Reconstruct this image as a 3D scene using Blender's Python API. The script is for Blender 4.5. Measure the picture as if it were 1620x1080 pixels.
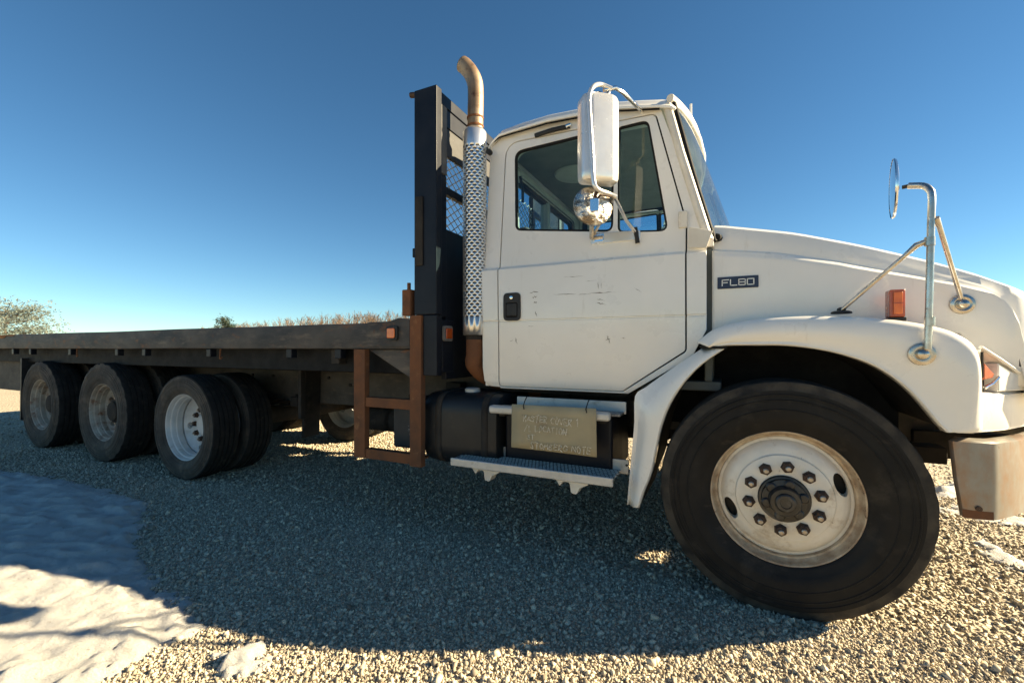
import bpy, bmesh, math, random
import numpy as np
from mathutils import Vector, Matrix, noise
random.seed(7); rng = np.random.default_rng(7)
R = math.radians
scene = bpy.context.scene
for o in list(bpy.data.objects): bpy.data.objects.remove(o)

# ------------------------------------------------------------------ camera
FPX, VPX, HY, CXP = 700.0, -640.0, 551.0, 810.0      # focal length, truck vanishing point, horizon, centre (photo pixels)
PH = math.atan(FPX / (CXP - VPX)); CP, SN = math.cos(PH), math.sin(PH)
CD, CH = 2.29, 1.173                                  # camera: metres from the tyre plane, height
cam_d = bpy.data.cameras.new('camera'); cam = bpy.data.objects.new('camera', cam_d)
scene.collection.objects.link(cam); scene.camera = cam
cam.location = (0, -CD, CH); cam.rotation_euler = (R(90), 0, PH)
cam_d.sensor_width = 36; cam_d.lens = FPX / 1620 * 36
cam_d.shift_y = (HY - 540) / 1620
cam_d.clip_start = 0.05; cam_d.clip_end = 3000

# ------------------------------------------------------------------ light
SUN = Vector((1.95, 0.90, 1.0)).normalized()
world = bpy.data.worlds.new('World'); scene.world = world; world.use_nodes = True
wn = world.node_tree.nodes; wl = world.node_tree.links
sky = wn.new('ShaderNodeTexSky'); sky.sky_type = 'NISHITA'; sky.sun_disc = False
sky.sun_elevation = math.asin(SUN.z); sky.sun_rotation = math.atan2(SUN.x, SUN.y)
sky.altitude = 200; sky.air_density = 0.8; sky.dust_density = 0.0; sky.ozone_density = 2.5
hs = wn.new('ShaderNodeHueSaturation'); hs.inputs['Saturation'].default_value = 1.15
tint = wn.new('ShaderNodeMix'); tint.data_type = 'RGBA'; tint.blend_type = 'MULTIPLY'; tint.inputs[0].default_value = 1; tint.inputs[7].default_value = (0.86, 1.0, 0.93, 1)
bg = wn['Background']; wl.new(sky.outputs[0], hs.inputs['Color']); wl.new(hs.outputs[0], tint.inputs[6]); wl.new(tint.outputs[2], bg.inputs[0])
bg.inputs[1].default_value = 0.040
sd = bpy.data.lights.new('sun', 'SUN'); sd.energy = 5.0; sd.angle = R(0.55); sd.color = (1.0, 0.82, 0.53)
so = bpy.data.objects.new('sun', sd); scene.collection.objects.link(so)
so.rotation_euler = SUN.to_track_quat('Z', 'Y').to_euler(); so.location = (20, 10, 12)
vs = scene.view_settings; vs.view_transform = 'Standard'; vs.look = 'None'; vs.gamma = 1; vs.exposure = 1.95
vs.use_curve_mapping = False
scene.render.engine = 'CYCLES'

# ------------------------------------------------------------------ photo pixel -> place
def P(px, py, y):
    d = y + CD; a = (px - CXP) / FPX
    X = d * (a * CP - SN) / (CP + a * SN); Z = d * CP - X * SN
    return Vector((X, y, CH + (HY - py) / FPX * Z))
def G(px, py, z=0.0):
    Z = FPX * (CH - z) / (py - HY); xc = (px - CXP) / FPX * Z
    return Vector((xc * CP - Z * SN, Z * CP + xc * SN - CD, z))
def FAR(px, Z, z=0.0):
    xc = (px - CXP) / FPX * Z
    return Vector((xc * CP - Z * SN, Z * CP + xc * SN - CD, z))

# ------------------------------------------------------------------ materials
MATS = {}
def nt(name):
    m = bpy.data.materials.new(name); m.use_nodes = True; MATS[name] = m
    t = m.node_tree; b = t.nodes['Principled BSDF']
    return m, t, b
def tex(t, kind, scale, detail=4, stretch=None, rough=0.6):
    tc = t.nodes.new('ShaderNodeTexCoord'); mp = t.nodes.new('ShaderNodeMapping')
    t.links.new(tc.outputs['Object'], mp.inputs[0])
    if stretch: mp.inputs['Scale'].default_value = stretch
    n = t.nodes.new('ShaderNodeTex' + kind); t.links.new(mp.outputs[0], n.inputs['Vector'])
    n.inputs['Scale'].default_value = scale
    if kind == 'Noise': n.inputs['Detail'].default_value = detail; n.inputs['Roughness'].default_value = rough
    return n
def ramp(t, src, a, b, ca=(0,0,0,1), cb=(1,1,1,1)):
    r = t.nodes.new('ShaderNodeValToRGB'); r.color_ramp.elements[0].position = a; r.color_ramp.elements[1].position = b
    r.color_ramp.elements[0].color = ca; r.color_ramp.elements[1].color = cb
    t.links.new(src, r.inputs[0]); return r
def mixc(t, fac, a, b):
    m = t.nodes.new('ShaderNodeMix'); m.data_type = 'RGBA'
    for k, v in ((0, fac), (6, a), (7, b)):
        if hasattr(v, 'links') : t.links.new(v, m.inputs[k])
        elif k: m.inputs[k].default_value = (*v, 1)
        else: m.inputs[0].default_value = v
    return m.outputs[2]
def bump(t, b, src, strength, dist=0.01):
    n = t.nodes.new('ShaderNodeBump'); n.inputs['Strength'].default_value = strength; n.inputs['Distance'].default_value = dist
    t.links.new(src, n.inputs['Height']); t.links.new(n.outputs[0], b.inputs['Normal'])
def pm(name, c1, c2=None, scale=6, rough=0.5, metal=0, coat=0, spots=None, bmp=None, stretch=None, rvar=0.12, lo=.35, hi=.65, spec=0.5):
    """c1/c2 noise mottling; spots = list of (colour, scale, lo, hi, stretch)"""
    m, t, b = nt(name)
    n = tex(t, 'Noise', scale, 6, stretch)
    col = mixc(t, ramp(t, n.outputs['Fac'], lo, hi).outputs[0], c1, c2 or c1)
    for (sc, ss, slo, shi, sst) in (spots or []):
        sn = tex(t, 'Noise', ss, 8, sst, 0.7)
        col = mixc(t, ramp(t, sn.outputs['Fac'], slo, shi).outputs[0], col, sc)
    t.links.new(col, b.inputs['Base Color'])
    n2 = tex(t, 'Noise', scale * 2.3, 5)
    r = t.nodes.new('ShaderNodeMapRange'); r.inputs[3].default_value = max(0.02, rough - rvar); r.inputs[4].default_value = min(1, rough + rvar)
    t.links.new(n2.outputs['Fac'], r.inputs[0]); t.links.new(r.outputs[0], b.inputs['Roughness'])
    b.inputs['Specular IOR Level'].default_value = spec
    b.inputs['Metallic'].default_value = metal; b.inputs['Coat Weight'].default_value = coat; b.inputs['Coat Roughness'].default_value = 0.08
    if bmp: bump(t, b, tex(t, 'Noise', bmp[0], 8).outputs['Fac'], bmp[1], bmp[2])
    return m
RUST = (0.17, 0.075, 0.035); RUST2 = (0.09, 0.04, 0.022)
pm('white_paint', (0.81, 0.79, 0.745), (0.765, 0.745, 0.695), 2.5, 0.30, coat=0.45, bmp=(3.0, 0.06, 0.01),
   spots=[((0.60, 0.56, 0.49), 3.0, 0.60, 0.86, (7, 7, 0.9)), ((0.36, 0.30, 0.22), 26, 0.72, 0.78, None)])
pm('white_dirty', (0.70, 0.67, 0.60), (0.58, 0.53, 0.45), 4, 0.45, coat=0.1,
   spots=[((0.38, 0.30, 0.21), 5, 0.55, 0.72, None), (RUST, 9, 0.66, 0.74, None)])
pm('rim_white', (0.74, 0.70, 0.62), (0.66, 0.60, 0.50), 7, 0.42, coat=0.15,
   spots=[((0.42, 0.33, 0.23), 9, 0.55, 0.74, None), (RUST2, 34, 0.66, 0.71, None)], bmp=(40, 0.08, 0.004))
pm('rim_lip', (0.52, 0.43, 0.31), (0.26, 0.17, 0.10), 14, 0.5, metal=0.1, spots=[(RUST2, 18, 0.60, 0.68, None)])
pm('rim_grey', (0.60, 0.61, 0.60), (0.50, 0.50, 0.48), 8, 0.42, metal=0.1, spots=[((0.3, 0.26, 0.2), 10, 0.6, 0.75, None)])
pm('rim_rusty', (0.40, 0.37, 0.31), (0.26, 0.22, 0.17), 9, 0.6, spots=[(RUST, 11, 0.52, 0.66, None), (RUST2, 26, 0.6, 0.7, None)])
pm('black_paint', (0.006, 0.008, 0.014), (0.012, 0.014, 0.020), 5, 0.42, coat=0.0,
   spots=[((0.035, 0.032, 0.030), 4, 0.60, 0.85, None), (RUST2, 14, 0.68, 0.74, None)], spec=0.2)
pm('rail_paint', (0.032, 0.032, 0.034), (0.10, 0.086, 0.072), 2.2, 0.6, stretch=(1, 1, 2),
   spots=[((0.17, 0.135, 0.10), 3.5, 0.52, 0.72, (1, 1, 4)), (RUST, 3.1, 0.56, 0.66, (1.2, 1, 3)), (RUST2, 18, 0.60, 0.69, None)], bmp=(14, 0.15, 0.006), spec=0.25)
pm('chassis', (0.022, 0.021, 0.020), (0.045, 0.039, 0.033), 6, 0.75, spots=[((0.09, 0.072, 0.055), 7, 0.58, 0.78, None)], bmp=(30, 0.2, 0.006), spec=0.15)
pm('frame_rail', (0.10, 0.088, 0.072), (0.06, 0.052, 0.044), 5, 0.7, spots=[((0.16, 0.12, 0.085), 9, 0.55, 0.75, (1, 1, 3))], bmp=(30, 0.15, 0.006), spec=0.2)
pm('rust_steel', (0.19, 0.078, 0.035), (0.12, 0.058, 0.032), 7, 0.8, spots=[((0.26, 0.13, 0.06), 12, 0.58, 0.72, None), ((0.05, 0.03, 0.025), 9, 0.62, 0.74, None)], bmp=(60, 0.3, 0.004), spec=0.2)
pm('rubber', (0.0085, 0.0088, 0.0095), (0.016, 0.0155, 0.015), 7, 0.55, spots=[((0.050, 0.044, 0.036), 5, 0.54, 0.82, None), ((0.06, 0.05, 0.04), 3, 0.60, 0.74, (1, 1, 3))], bmp=(70, 0.12, 0.003), spec=0.15)
pm('shoulder_rubber', (0.070, 0.060, 0.047), (0.020, 0.019, 0.018), 9, 0.85, spots=[((0.075, 0.062, 0.047), 8, 0.52, 0.74, None)], bmp=(60, 0.3, 0.004), spec=0.2)
pm('rubber_dusty', (0.085, 0.074, 0.060), (0.048, 0.043, 0.038), 7, 0.85, spots=[((0.17, 0.135, 0.10), 5, 0.52, 0.76, None)], bmp=(60, 0.2, 0.004), spec=0.25)
pm('tread_rubber', (0.014, 0.0145, 0.015), (0.026, 0.025, 0.023), 12, 0.85, spots=[((0.07, 0.06, 0.046), 10, 0.58, 0.78, None)], bmp=(80, 0.25, 0.003), spec=0.15)
pm('chrome', (0.82, 0.81, 0.79), (0.72, 0.71, 0.69), 5, 0.14, metal=1, rvar=0.08, spots=[((0.45, 0.38, 0.3), 30, 0.68, 0.74, None)])
pm('shield_chrome', (0.80, 0.80, 0.79), (0.70, 0.69, 0.67), 5, 0.30, metal=0.85, rvar=0.08, spots=[((0.45, 0.36, 0.26), 9, 0.66, 0.78, None)])
pm('old_chrome', (0.62, 0.59, 0.54), (0.42, 0.37, 0.31), 12, 0.28, metal=1, spots=[(RUST, 30, 0.62, 0.70, None)])
pm('mottled_chrome', (0.70, 0.66, 0.58), (0.22, 0.17, 0.12), 16, 0.22, metal=1, lo=.45, hi=.58, bmp=(22, 0.9, 0.02))
pm('pipe_steel', (0.40, 0.30, 0.20), (0.22, 0.14, 0.08), 5, 0.5, metal=0.6, spots=[(RUST2, 7, 0.58, 0.70, None)])
pm('mirror_shell', (0.78, 0.77, 0.74), (0.70, 0.68, 0.64), 6, 0.24, metal=0.55, coat=0.2)
pm('aluminium', (0.55, 0.54, 0.51), (0.46, 0.45, 0.42), 9, 0.45, metal=0.25, spots=[((0.25, 0.22, 0.19), 12, 0.58, 0.74, None)])
pm('black_plastic', (0.015, 0.015, 0.016), (0.03, 0.03, 0.03), 9, 0.5, spec=0.3)
pm('seal', (0.010, 0.010, 0.011), (0.02, 0.02, 0.02), 9, 0.65, spec=0.1)
pm('grease', (0.008, 0.008, 0.009), (0.03, 0.028, 0.026), 12, 0.35, spots=[((0.10, 0.10, 0.10), 6, 0.60, 0.72, None)], bmp=(30, 0.3, 0.006))
pm('nut_rust', (0.045, 0.028, 0.020), (0.085, 0.048, 0.03), 40, 0.7, metal=0.3)
pm('stud', (0.45, 0.42, 0.38), (0.3, 0.24, 0.18), 40, 0.4, metal=0.8)
pm('amber', (0.75, 0.17, 0.015), (0.6, 0.11, 0.01), 30, 0.2, coat=0.4)
pm('amber_dark', (0.42, 0.075, 0.012), (0.34, 0.05, 0.01), 30, 0.22, coat=0.4)
pm('blue_badge', (0.010, 0.018, 0.05), (0.015, 0.022, 0.06), 8, 0.3)
pm('badge_white', (0.72, 0.72, 0.70), None, 8, 0.35)
pm('cardboard', (0.40, 0.335, 0.21), (0.34, 0.285, 0.18), 5, 0.85, spots=[((0.17, 0.125, 0.08), 4, 0.58, 0.75, (1, 1, 2)), ((0.32, 0.27, 0.2), 16, 0.6, 0.7, None)], spec=0.2)
pm('chalk', (0.80, 0.76, 0.66), (0.50, 0.44, 0.31), 110, 0.95, lo=.4, hi=.55, spec=0.1)
pm('grey_trim', (0.36, 0.38, 0.36), (0.30, 0.32, 0.31), 6, 0.8)
pm('dark_trim', (0.13, 0.145, 0.14), (0.10, 0.115, 0.11), 6, 0.8)
pm('seat_cloth', (0.06, 0.065, 0.07), (0.09, 0.09, 0.09), 40, 0.95)
pm('blue_cloth', (0.05, 0.26, 0.42), (0.04, 0.20, 0.34), 9, 0.7)
pm('primer', (0.055, 0.054, 0.053), (0.035, 0.035, 0.034), 6, 0.7, spots=[((0.62, 0.58, 0.52), 7, 0.62, 0.66, None), (RUST, 8, 0.63, 0.70, None)])
pm('worn_white', (0.17, 0.16, 0.145), (0.07, 0.065, 0.058), 9, 0.7, stretch=(1, 1, 0.4), spots=[((0.10, 0.085, 0.07), 12, 0.58, 0.66, (1, 1, .4))])
pm('tank_paint', (0.008, 0.010, 0.013), (0.016, 0.018, 0.02), 4, 0.38, coat=0.0, spots=[((0.06, 0.052, 0.042), 5, 0.58, 0.80, None)], bmp=(9, 0.1, 0.01), spec=0.3)
pm('tread_plate', (0.30, 0.30, 0.30), (0.07, 0.075, 0.085), 60, 0.45, metal=0.5)
pm('bumper_steel', (0.29, 0.275, 0.245), (0.23, 0.215, 0.185), 5, 0.40, metal=0.25, spots=[((0.26, 0.14, 0.07), 4.2, 0.50, 0.68, (1, 1, .5)), (RUST, 14, 0.66, 0.73, None)])
pm('bark', (0.10, 0.075, 0.052), (0.16, 0.125, 0.09), 4, 0.95, spec=0.1)
pm('twig', (0.15, 0.11, 0.08), (0.21, 0.155, 0.115), 0.08, 0.95, spec=0.1)
pm('orange_rust', (0.34, 0.15, 0.05), (0.17, 0.075, 0.035), 6, 0.85, spec=.2)
pm('lens', (0.75, 0.74, 0.70), None, 8, 0.12, coat=0.5)
pm('scuff', (0.16, 0.14, 0.12), (0.34, 0.31, 0.27), 60, 0.8)

def leafmat(name, c1, c2):
    m, t, b = nt(name); n = tex(t, 'Noise', 0.9, 3)
    col = mixc(t, ramp(t, n.outputs['Fac'], 0.35, 0.65).outputs[0], c1, c2); t.links.new(col, b.inputs['Base Color'])
    b.inputs['Roughness'].default_value = 0.7
    tr = t.nodes.new('ShaderNodeBsdfTranslucent'); t.links.new(col, tr.inputs[0])
    mx = t.nodes.new('ShaderNodeMixShader'); mx.inputs[0].default_value = 0.3
    t.links.new(b.outputs[0], mx.inputs[1]); t.links.new(tr.outputs[0], mx.inputs[2]); t.links.new(mx.outputs[0], t.nodes['Material Output'].inputs[0])
leafmat('needles_pale', (0.22, 0.25, 0.22), (0.15, 0.19, 0.165)); leafmat('needles_dark', (0.035, 0.06, 0.038), (0.06, 0.08, 0.05))

def glassmat(name, tint, extra=0.0):
    m, t, b = nt(name); t.nodes.remove(b)
    tr = t.nodes.new('ShaderNodeBsdfTransparent'); tr.inputs[0].default_value = (*tint, 1)
    gl = t.nodes.new('ShaderNodeBsdfGlossy'); gl.inputs['Roughness'].default_value = 0.02
    lw = t.nodes.new('ShaderNodeLayerWeight'); lw.inputs[0].default_value = 0.5
    pw = t.nodes.new('ShaderNodeMath'); pw.operation = 'POWER'; pw.inputs[1].default_value = 5; t.links.new(lw.outputs['Facing'], pw.inputs[0])
    ad = t.nodes.new('ShaderNodeMath'); ad.operation = 'MULTIPLY_ADD'; ad.inputs[1].default_value = 0.9; ad.inputs[2].default_value = 0.05 + extra; t.links.new(pw.outputs[0], ad.inputs[0])
    df = t.nodes.new('ShaderNodeBsdfDiffuse'); df.inputs[0].default_value = (0.5, 0.47, 0.42, 1)
    dn = tex(t, 'Noise', 5, 6); dr = ramp(t, dn.outputs['Fac'], 0.3, 0.9, (0.0,)*3+(1,), (0.06,)*3+(1,))
    mx = t.nodes.new('ShaderNodeMixShader'); t.links.new(ad.outputs[0], mx.inputs[0])
    t.links.new(tr.outputs[0], mx.inputs[1]); t.links.new(gl.outputs[0], mx.inputs[2])
    m2 = t.nodes.new('ShaderNodeMixShader'); t.links.new(dr.outputs[0], m2.inputs[0])
    t.links.new(mx.outputs[0], m2.inputs[1]); t.links.new(df.outputs[0], m2.inputs[2])
    t.links.new(m2.outputs[0], t.nodes['Material Output'].inputs[0])
glassmat('glass', (0.62, 0.82, 0.90)); glassmat('windshield_glass', (0.66, 0.80, 0.80), 0.03)
m, t, b = nt('mirror_glass'); b.inputs['Metallic'].default_value = 1; b.inputs['Roughness'].default_value = 0.03; b.inputs['Base Color'].default_value = (.8, .82, .84, 1)

# ground materials
m, t, b = nt('gravel_ground')
v = tex(t, 'Voronoi', 42); v2 = tex(t, 'Noise', 0.6, 5); v3 = tex(t, 'Noise', 30, 6)
c0 = ramp(t, v.outputs['Color'], 0.1, 0.9, (0.34, 0.285, 0.205, 1), (0.62, 0.535, 0.40, 1))
c1 = mixc(t, ramp(t, v2.outputs['Fac'], 0.35, 0.7).outputs[0], c0.outputs[0], (0.42, 0.36, 0.265))
c2 = mixc(t, ramp(t, v3.outputs['Fac'], 0.45, 0.75).outputs[0], c1, (0.33, 0.28, 0.20))
t.links.new(c2, b.inputs['Base Color']); b.inputs['Roughness'].default_value = 0.95
bump(t, b, v.outputs['Distance'], 0.9, 0.02)
m, t, b = nt('gravel_stone')
at = t.nodes.new('ShaderNodeAttribute'); at.attribute_name = 'tone'
r = t.nodes.new('ShaderNodeValToRGB'); cr = r.color_ramp
cr.elements[0].position = 0; cr.elements[0].color = (0.22, 0.185, 0.135, 1)
cr.elements[1].position = 1; cr.elements[1].color = (0.70, 0.60, 0.43, 1)
for p_, c_ in ((.3, (0.40, 0.345, 0.255, 1)), (.55, (0.51, 0.435, 0.315, 1)), (.8, (0.59, 0.515, 0.39, 1))):
    e = cr.elements.new(p_); e.color = c_
t.links.new(at.outputs['Fac'], r.inputs[0])
n_ = tex(t, 'Noise', 160, 4); cc = mixc(t, ramp(t, n_.outputs['Fac'], 0.5, 0.75).outputs[0], r.outputs[0], (0.20, 0.17, 0.14))
t.links.new(cc, b.inputs['Base Color']); b.inputs['Roughness'].default_value = 0.9
m, t, b = nt('snow')
n_ = tex(t, 'Noise', 9, 8, None, .7); cc = mixc(t, ramp(t, n_.outputs['Fac'], 0.56, 0.80).outputs[0], (0.60, 0.585, 0.555), (0.42, 0.385, 0.33))
n3 = tex(t, 'Noise', 45, 5, None, .7); cc = mixc(t, ramp(t, n3.outputs['Fac'], 0.62, 0.72).outputs[0], cc, (0.34, 0.28, 0.21))
t.links.new(cc, b.inputs['Base Color']); b.inputs['Roughness'].default_value = 0.6
b.inputs['Subsurface Weight'].default_value = 0.25; b.inputs['Subsurface Radius'].default_value = (.02, .02, .025); b.inputs['Subsurface Scale'].default_value = 0.5
bump(t, b, tex(t, 'Noise', 60, 12, None, .8).outputs['Fac'], 1.0, 0.03)

# ------------------------------------------------------------------ mesh helpers
col = scene.collection
TL = Vector((-3.6, 1.22, 0))
def link(name, me, mat=None, parent=None, smooth=None):
    o = bpy.data.objects.new(name, me); col.objects.link(o)
    if mat: me.materials.append(MATS[mat])
    if smooth is not None:
        for p in me.polygons: p.use_smooth = True
        me.set_sharp_from_angle(angle=R(smooth))
    if parent: setp(o, parent)
    return o
def wloc(o):
    l = Vector(o.location)
    p = o.parent
    while p is not None and o.get('_w') is None:
        break
    return l
def setp(o, parent):
    o.parent = parent
    # children keep their place in the world: undo the parent's own translation
    o.matrix_parent_inverse = Matrix.Translation(-PLOC[parent.name]) if parent.name in PLOC else Matrix.Identity(4)
PLOC = {}
def bmobj(name, bm, mat, parent=None, smooth=35, bev=0, segs=2, fix=True):
    if fix: bmesh.ops.recalc_face_normals(bm, faces=bm.faces)
    me = bpy.data.meshes.new(name); bm.to_mesh(me); bm.free()
    o = link(name, me, mat, parent, smooth)
    if bev:
        b = o.modifiers.new('bevel', 'BEVEL'); b.width = bev; b.segments = segs; b.limit_method = 'ANGLE'; b.angle_limit = R(40); b.harden_normals = True
    return o
def box(bm, a, b):
    x0, y0, z0 = a; x1, y1, z1 = b
    v = [bm.verts.new(p) for p in ((x0,y0,z0),(x1,y0,z0),(x1,y1,z0),(x0,y1,z0),(x0,y0,z1),(x1,y0,z1),(x1,y1,z1),(x0,y1,z1))]
    for f in ((0,3,2,1),(4,5,6,7),(0,1,5,4),(1,2,6,5),(2,3,7,6),(3,0,4,7)): bm.faces.new([v[i] for i in f])
def boxo(name, a, b, mat, parent=None, bev=0.006, segs=2):
    bm = bmesh.new(); box(bm, [min(p) for p in zip(a, b)], [max(p) for p in zip(a, b)]); return bmobj(name, bm, mat, parent, bev=bev, segs=segs)
def catmull(pts, n=6):
    pts = [Vector(p) for p in pts]; q = [2*pts[0]-pts[1]] + pts + [2*pts[-1]-pts[-2]]; out = []
    for i in range(1, len(q)-2):
        for k in range(n):
            s = k / n; a, b, c, d = q[i-1:i+3]
            out.append(0.5*((2*b)+(c-a)*s+(2*a-5*b+4*c-d)*s*s+(3*b-a-3*c+d)*s**3))
    return out + [pts[-1]]
def tube(bm, pts, r, seg=10, caps=True, flat=1.0):
    pts = [Vector(p) for p in pts]; n = len(pts); rs = r if isinstance(r, (list, tuple)) else [r]*n
    rings = []; up = None
    for i, p in enumerate(pts):
        d = (pts[min(i+1, n-1)] - pts[max(i-1, 0)]).normalized()
        if up is None:
            up = Vector((0,0,1)) if abs(d.z) < 0.9 else Vector((1,0,0))
        s = d.cross(up).normalized(); up = s.cross(d).normalized()
        rings.append([bm.verts.new(p + (s*math.cos(a) + up*math.sin(a)*flat)*rs[i]) for a in [2*math.pi*k/seg for k in range(seg)]])
    for a, b in zip(rings, rings[1:]):
        for k in range(seg): bm.faces.new((a[k], a[(k+1)%seg], b[(k+1)%seg], b[k]))
    if caps: bm.faces.new(rings[0][::-1]); bm.faces.new(rings[-1])
def tubeo(name, pts, r, mat, parent=None, seg=12, smooth=45, sm=0):
    bm = bmesh.new(); tube(bm, catmull(pts, sm) if sm else pts, r, seg); return bmobj(name, bm, mat, parent, smooth)
def lathe(bm, prof, seg=64, mod=None, close=False, axis='Y', c=(0,0,0)):
    rings = []
    for j, (r, y) in enumerate(prof):
        ring = []
        for i in range(seg):
            a = 2*math.pi*i/seg; rr = r + (mod(i, j) if mod else 0)
            if axis == 'Y': p = (c[0]+rr*math.cos(a), c[1]+y, c[2]+rr*math.sin(a))
            elif axis == 'Z': p = (c[0]+rr*math.cos(a), c[1]+rr*math.sin(a), c[2]+y)
            else: p = (c[0]+y, c[1]+rr*math.cos(a), c[2]+rr*math.sin(a))
            ring.append(bm.verts.new(p))
        rings.append(ring)
    pairs = list(zip(rings, rings[1:])) + ([(rings[-1], rings[0])] if close else [])
    for a, b in pairs:
        for i in range(seg): bm.faces.new((a[i], a[(i+1)%seg], b[(i+1)%seg], b[i]))
    return rings
def latheo(name, prof, mat, parent=None, seg=64, cap=False, smooth=30, axis='Y', c=(0,0,0), close=False):
    bm = bmesh.new(); rg = lathe(bm, prof, seg, axis=axis, c=c, close=close)
    if cap:
        for q in (rg[0], rg[-1]): bm.faces.new(q)
    return bmobj(name, bm, mat, parent, smooth)
def rpoly(pts, rad, n=5):
    """2-D polygon with rounded corners; rad one number or one for each corner"""
    out = []; m = len(pts); rd = rad if isinstance(rad, (list, tuple)) else [rad]*m
    for i in range(m):
        p = Vector(pts[i][:2]); a = Vector(pts[i-1][:2]) - p; b = Vector(pts[(i+1)%m][:2]) - p
        if rd[i] <= 0: out.append(tuple(p)); continue
        ang = a.angle(b); t_ = min(rd[i] / math.tan(ang/2), a.length*.48, b.length*.48)
        p0 = p + a.normalized()*t_; p1 = p + b.normalized()*t_
        for k in range(n+1):
            s = k/n; out.append(tuple((1-s)**2*p0 + 2*s*(1-s)*p + s*s*p1))
    return out
def panel(name, outer, holes, yf, mat, parent=None, thick=0.03, bev=0.005, levels=(), flip=False, segs=2):
    """sheet in the X-Z plane, y = yf(x, z), thickness grows inward (+y)"""
    bm = bmesh.new(); es = []
    for lp in [outer] + list(holes):
        vv = [bm.verts.new((p[0], 0, p[1])) for p in lp]
        es += [bm.edges.new((vv[i], vv[(i+1)%len(vv)])) for i in range(len(vv))]
    bmesh.ops.triangle_fill(bm, edges=es, use_beauty=True, use_dissolve=False)
    for z in levels:
        bmesh.ops.bisect_plane(bm, geom=bm.verts[:]+bm.edges[:]+bm.faces[:], plane_co=(0,0,z), plane_no=(0,0,1))
    bmesh.ops.recalc_face_normals(bm, faces=bm.faces)
    if bm.faces and sum(f.normal.y for f in bm.faces) > 0: bmesh.ops.reverse_faces(bm, faces=bm.faces)
    for v in bm.verts: v.co.y = yf(v.co.x, v.co.z)
    if flip:
        for v in bm.verts: v.co.y = 2.44 - v.co.y
        bmesh.ops.reverse_faces(bm, faces=bm.faces)
    o = bmobj(name, bm, mat, parent, smooth=25, fix=False)
    if thick:
        s = o.modifiers.new('solid', 'SOLIDIFY'); s.thickness = thick; s.offset = -1
    if bev:
        b = o.modifiers.new('bevel', 'BEVEL'); b.width = bev; b.segments = segs; b.limit_method = 'ANGLE'; b.angle_limit = R(50); b.harden_normals = True
    return o
def mirror(o, parent=None, name=None):
    """the same piece on the far side of the truck (mirrored about the centre line y = 1.22)"""
    me = o.data.copy()
    for v in me.vertices: v.co.y = 2.44 - v.co.y
    me.flip_normals()
    n = bpy.data.objects.new(name or o.name.split('.')[0], me); col.objects.link(n)
    for md in o.modifiers:
        k = n.modifiers.new(md.name, md.type)
        for pr in md.bl_rna.properties:
            if not pr.is_readonly and pr.identifier not in ('name', 'type'):
                try: setattr(k, pr.identifier, getattr(md, pr.identifier))
                except Exception: pass
    setp(n, parent or o.parent); return n
def cube_poly(bm, poly, y0, y1):
    a = [bm.verts.new((p[0], y0, p[1])) for p in poly]; b = [bm.verts.new((p[0], y1, p[1])) for p in poly]
    n = len(poly); bm.faces.new(a); bm.faces.new(b[::-1])
    for i in range(n): bm.faces.new((a[i], b[i], b[(i+1)%n], a[(i+1)%n]))
def prism(name, poly, y0, y1, mat, parent=None, bev=0.004, smooth=35):
    bm = bmesh.new(); cube_poly(bm, poly, y0, y1); return bmobj(name, bm, mat, parent, smooth=smooth, bev=bev)
def empty(name, loc):
    o = bpy.data.objects.new(name, None); col.objects.link(o); o.location = loc; PLOC[o.name] = Vector(loc); o.empty_display_size = 0.3; return o
def tag(o, label, cat, group=None):
    o['label'] = label; o['category'] = cat
    if group: o['group'] = group
    return o
def interp(tab, x):
    return float(np.interp(x, [a for a, _ in tab], [b for _, b in tab]))

# ================================================================== GROUND
gs = 900
bm = bmesh.new(); bmesh.ops.create_grid(bm, x_segments=90, y_segments=90, size=gs)
for v in bm.verts:
    d = math.hypot(v.co.x, v.co.y)
    if d > 60: v.co.z = 0.6*noise.noise(v.co*0.012) - 0.3
for v in bm.verts: v.co.z -= .022
ground = bmobj('ground', bm, 'gravel_ground', smooth=60); ground['kind'] = 'structure'

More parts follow.
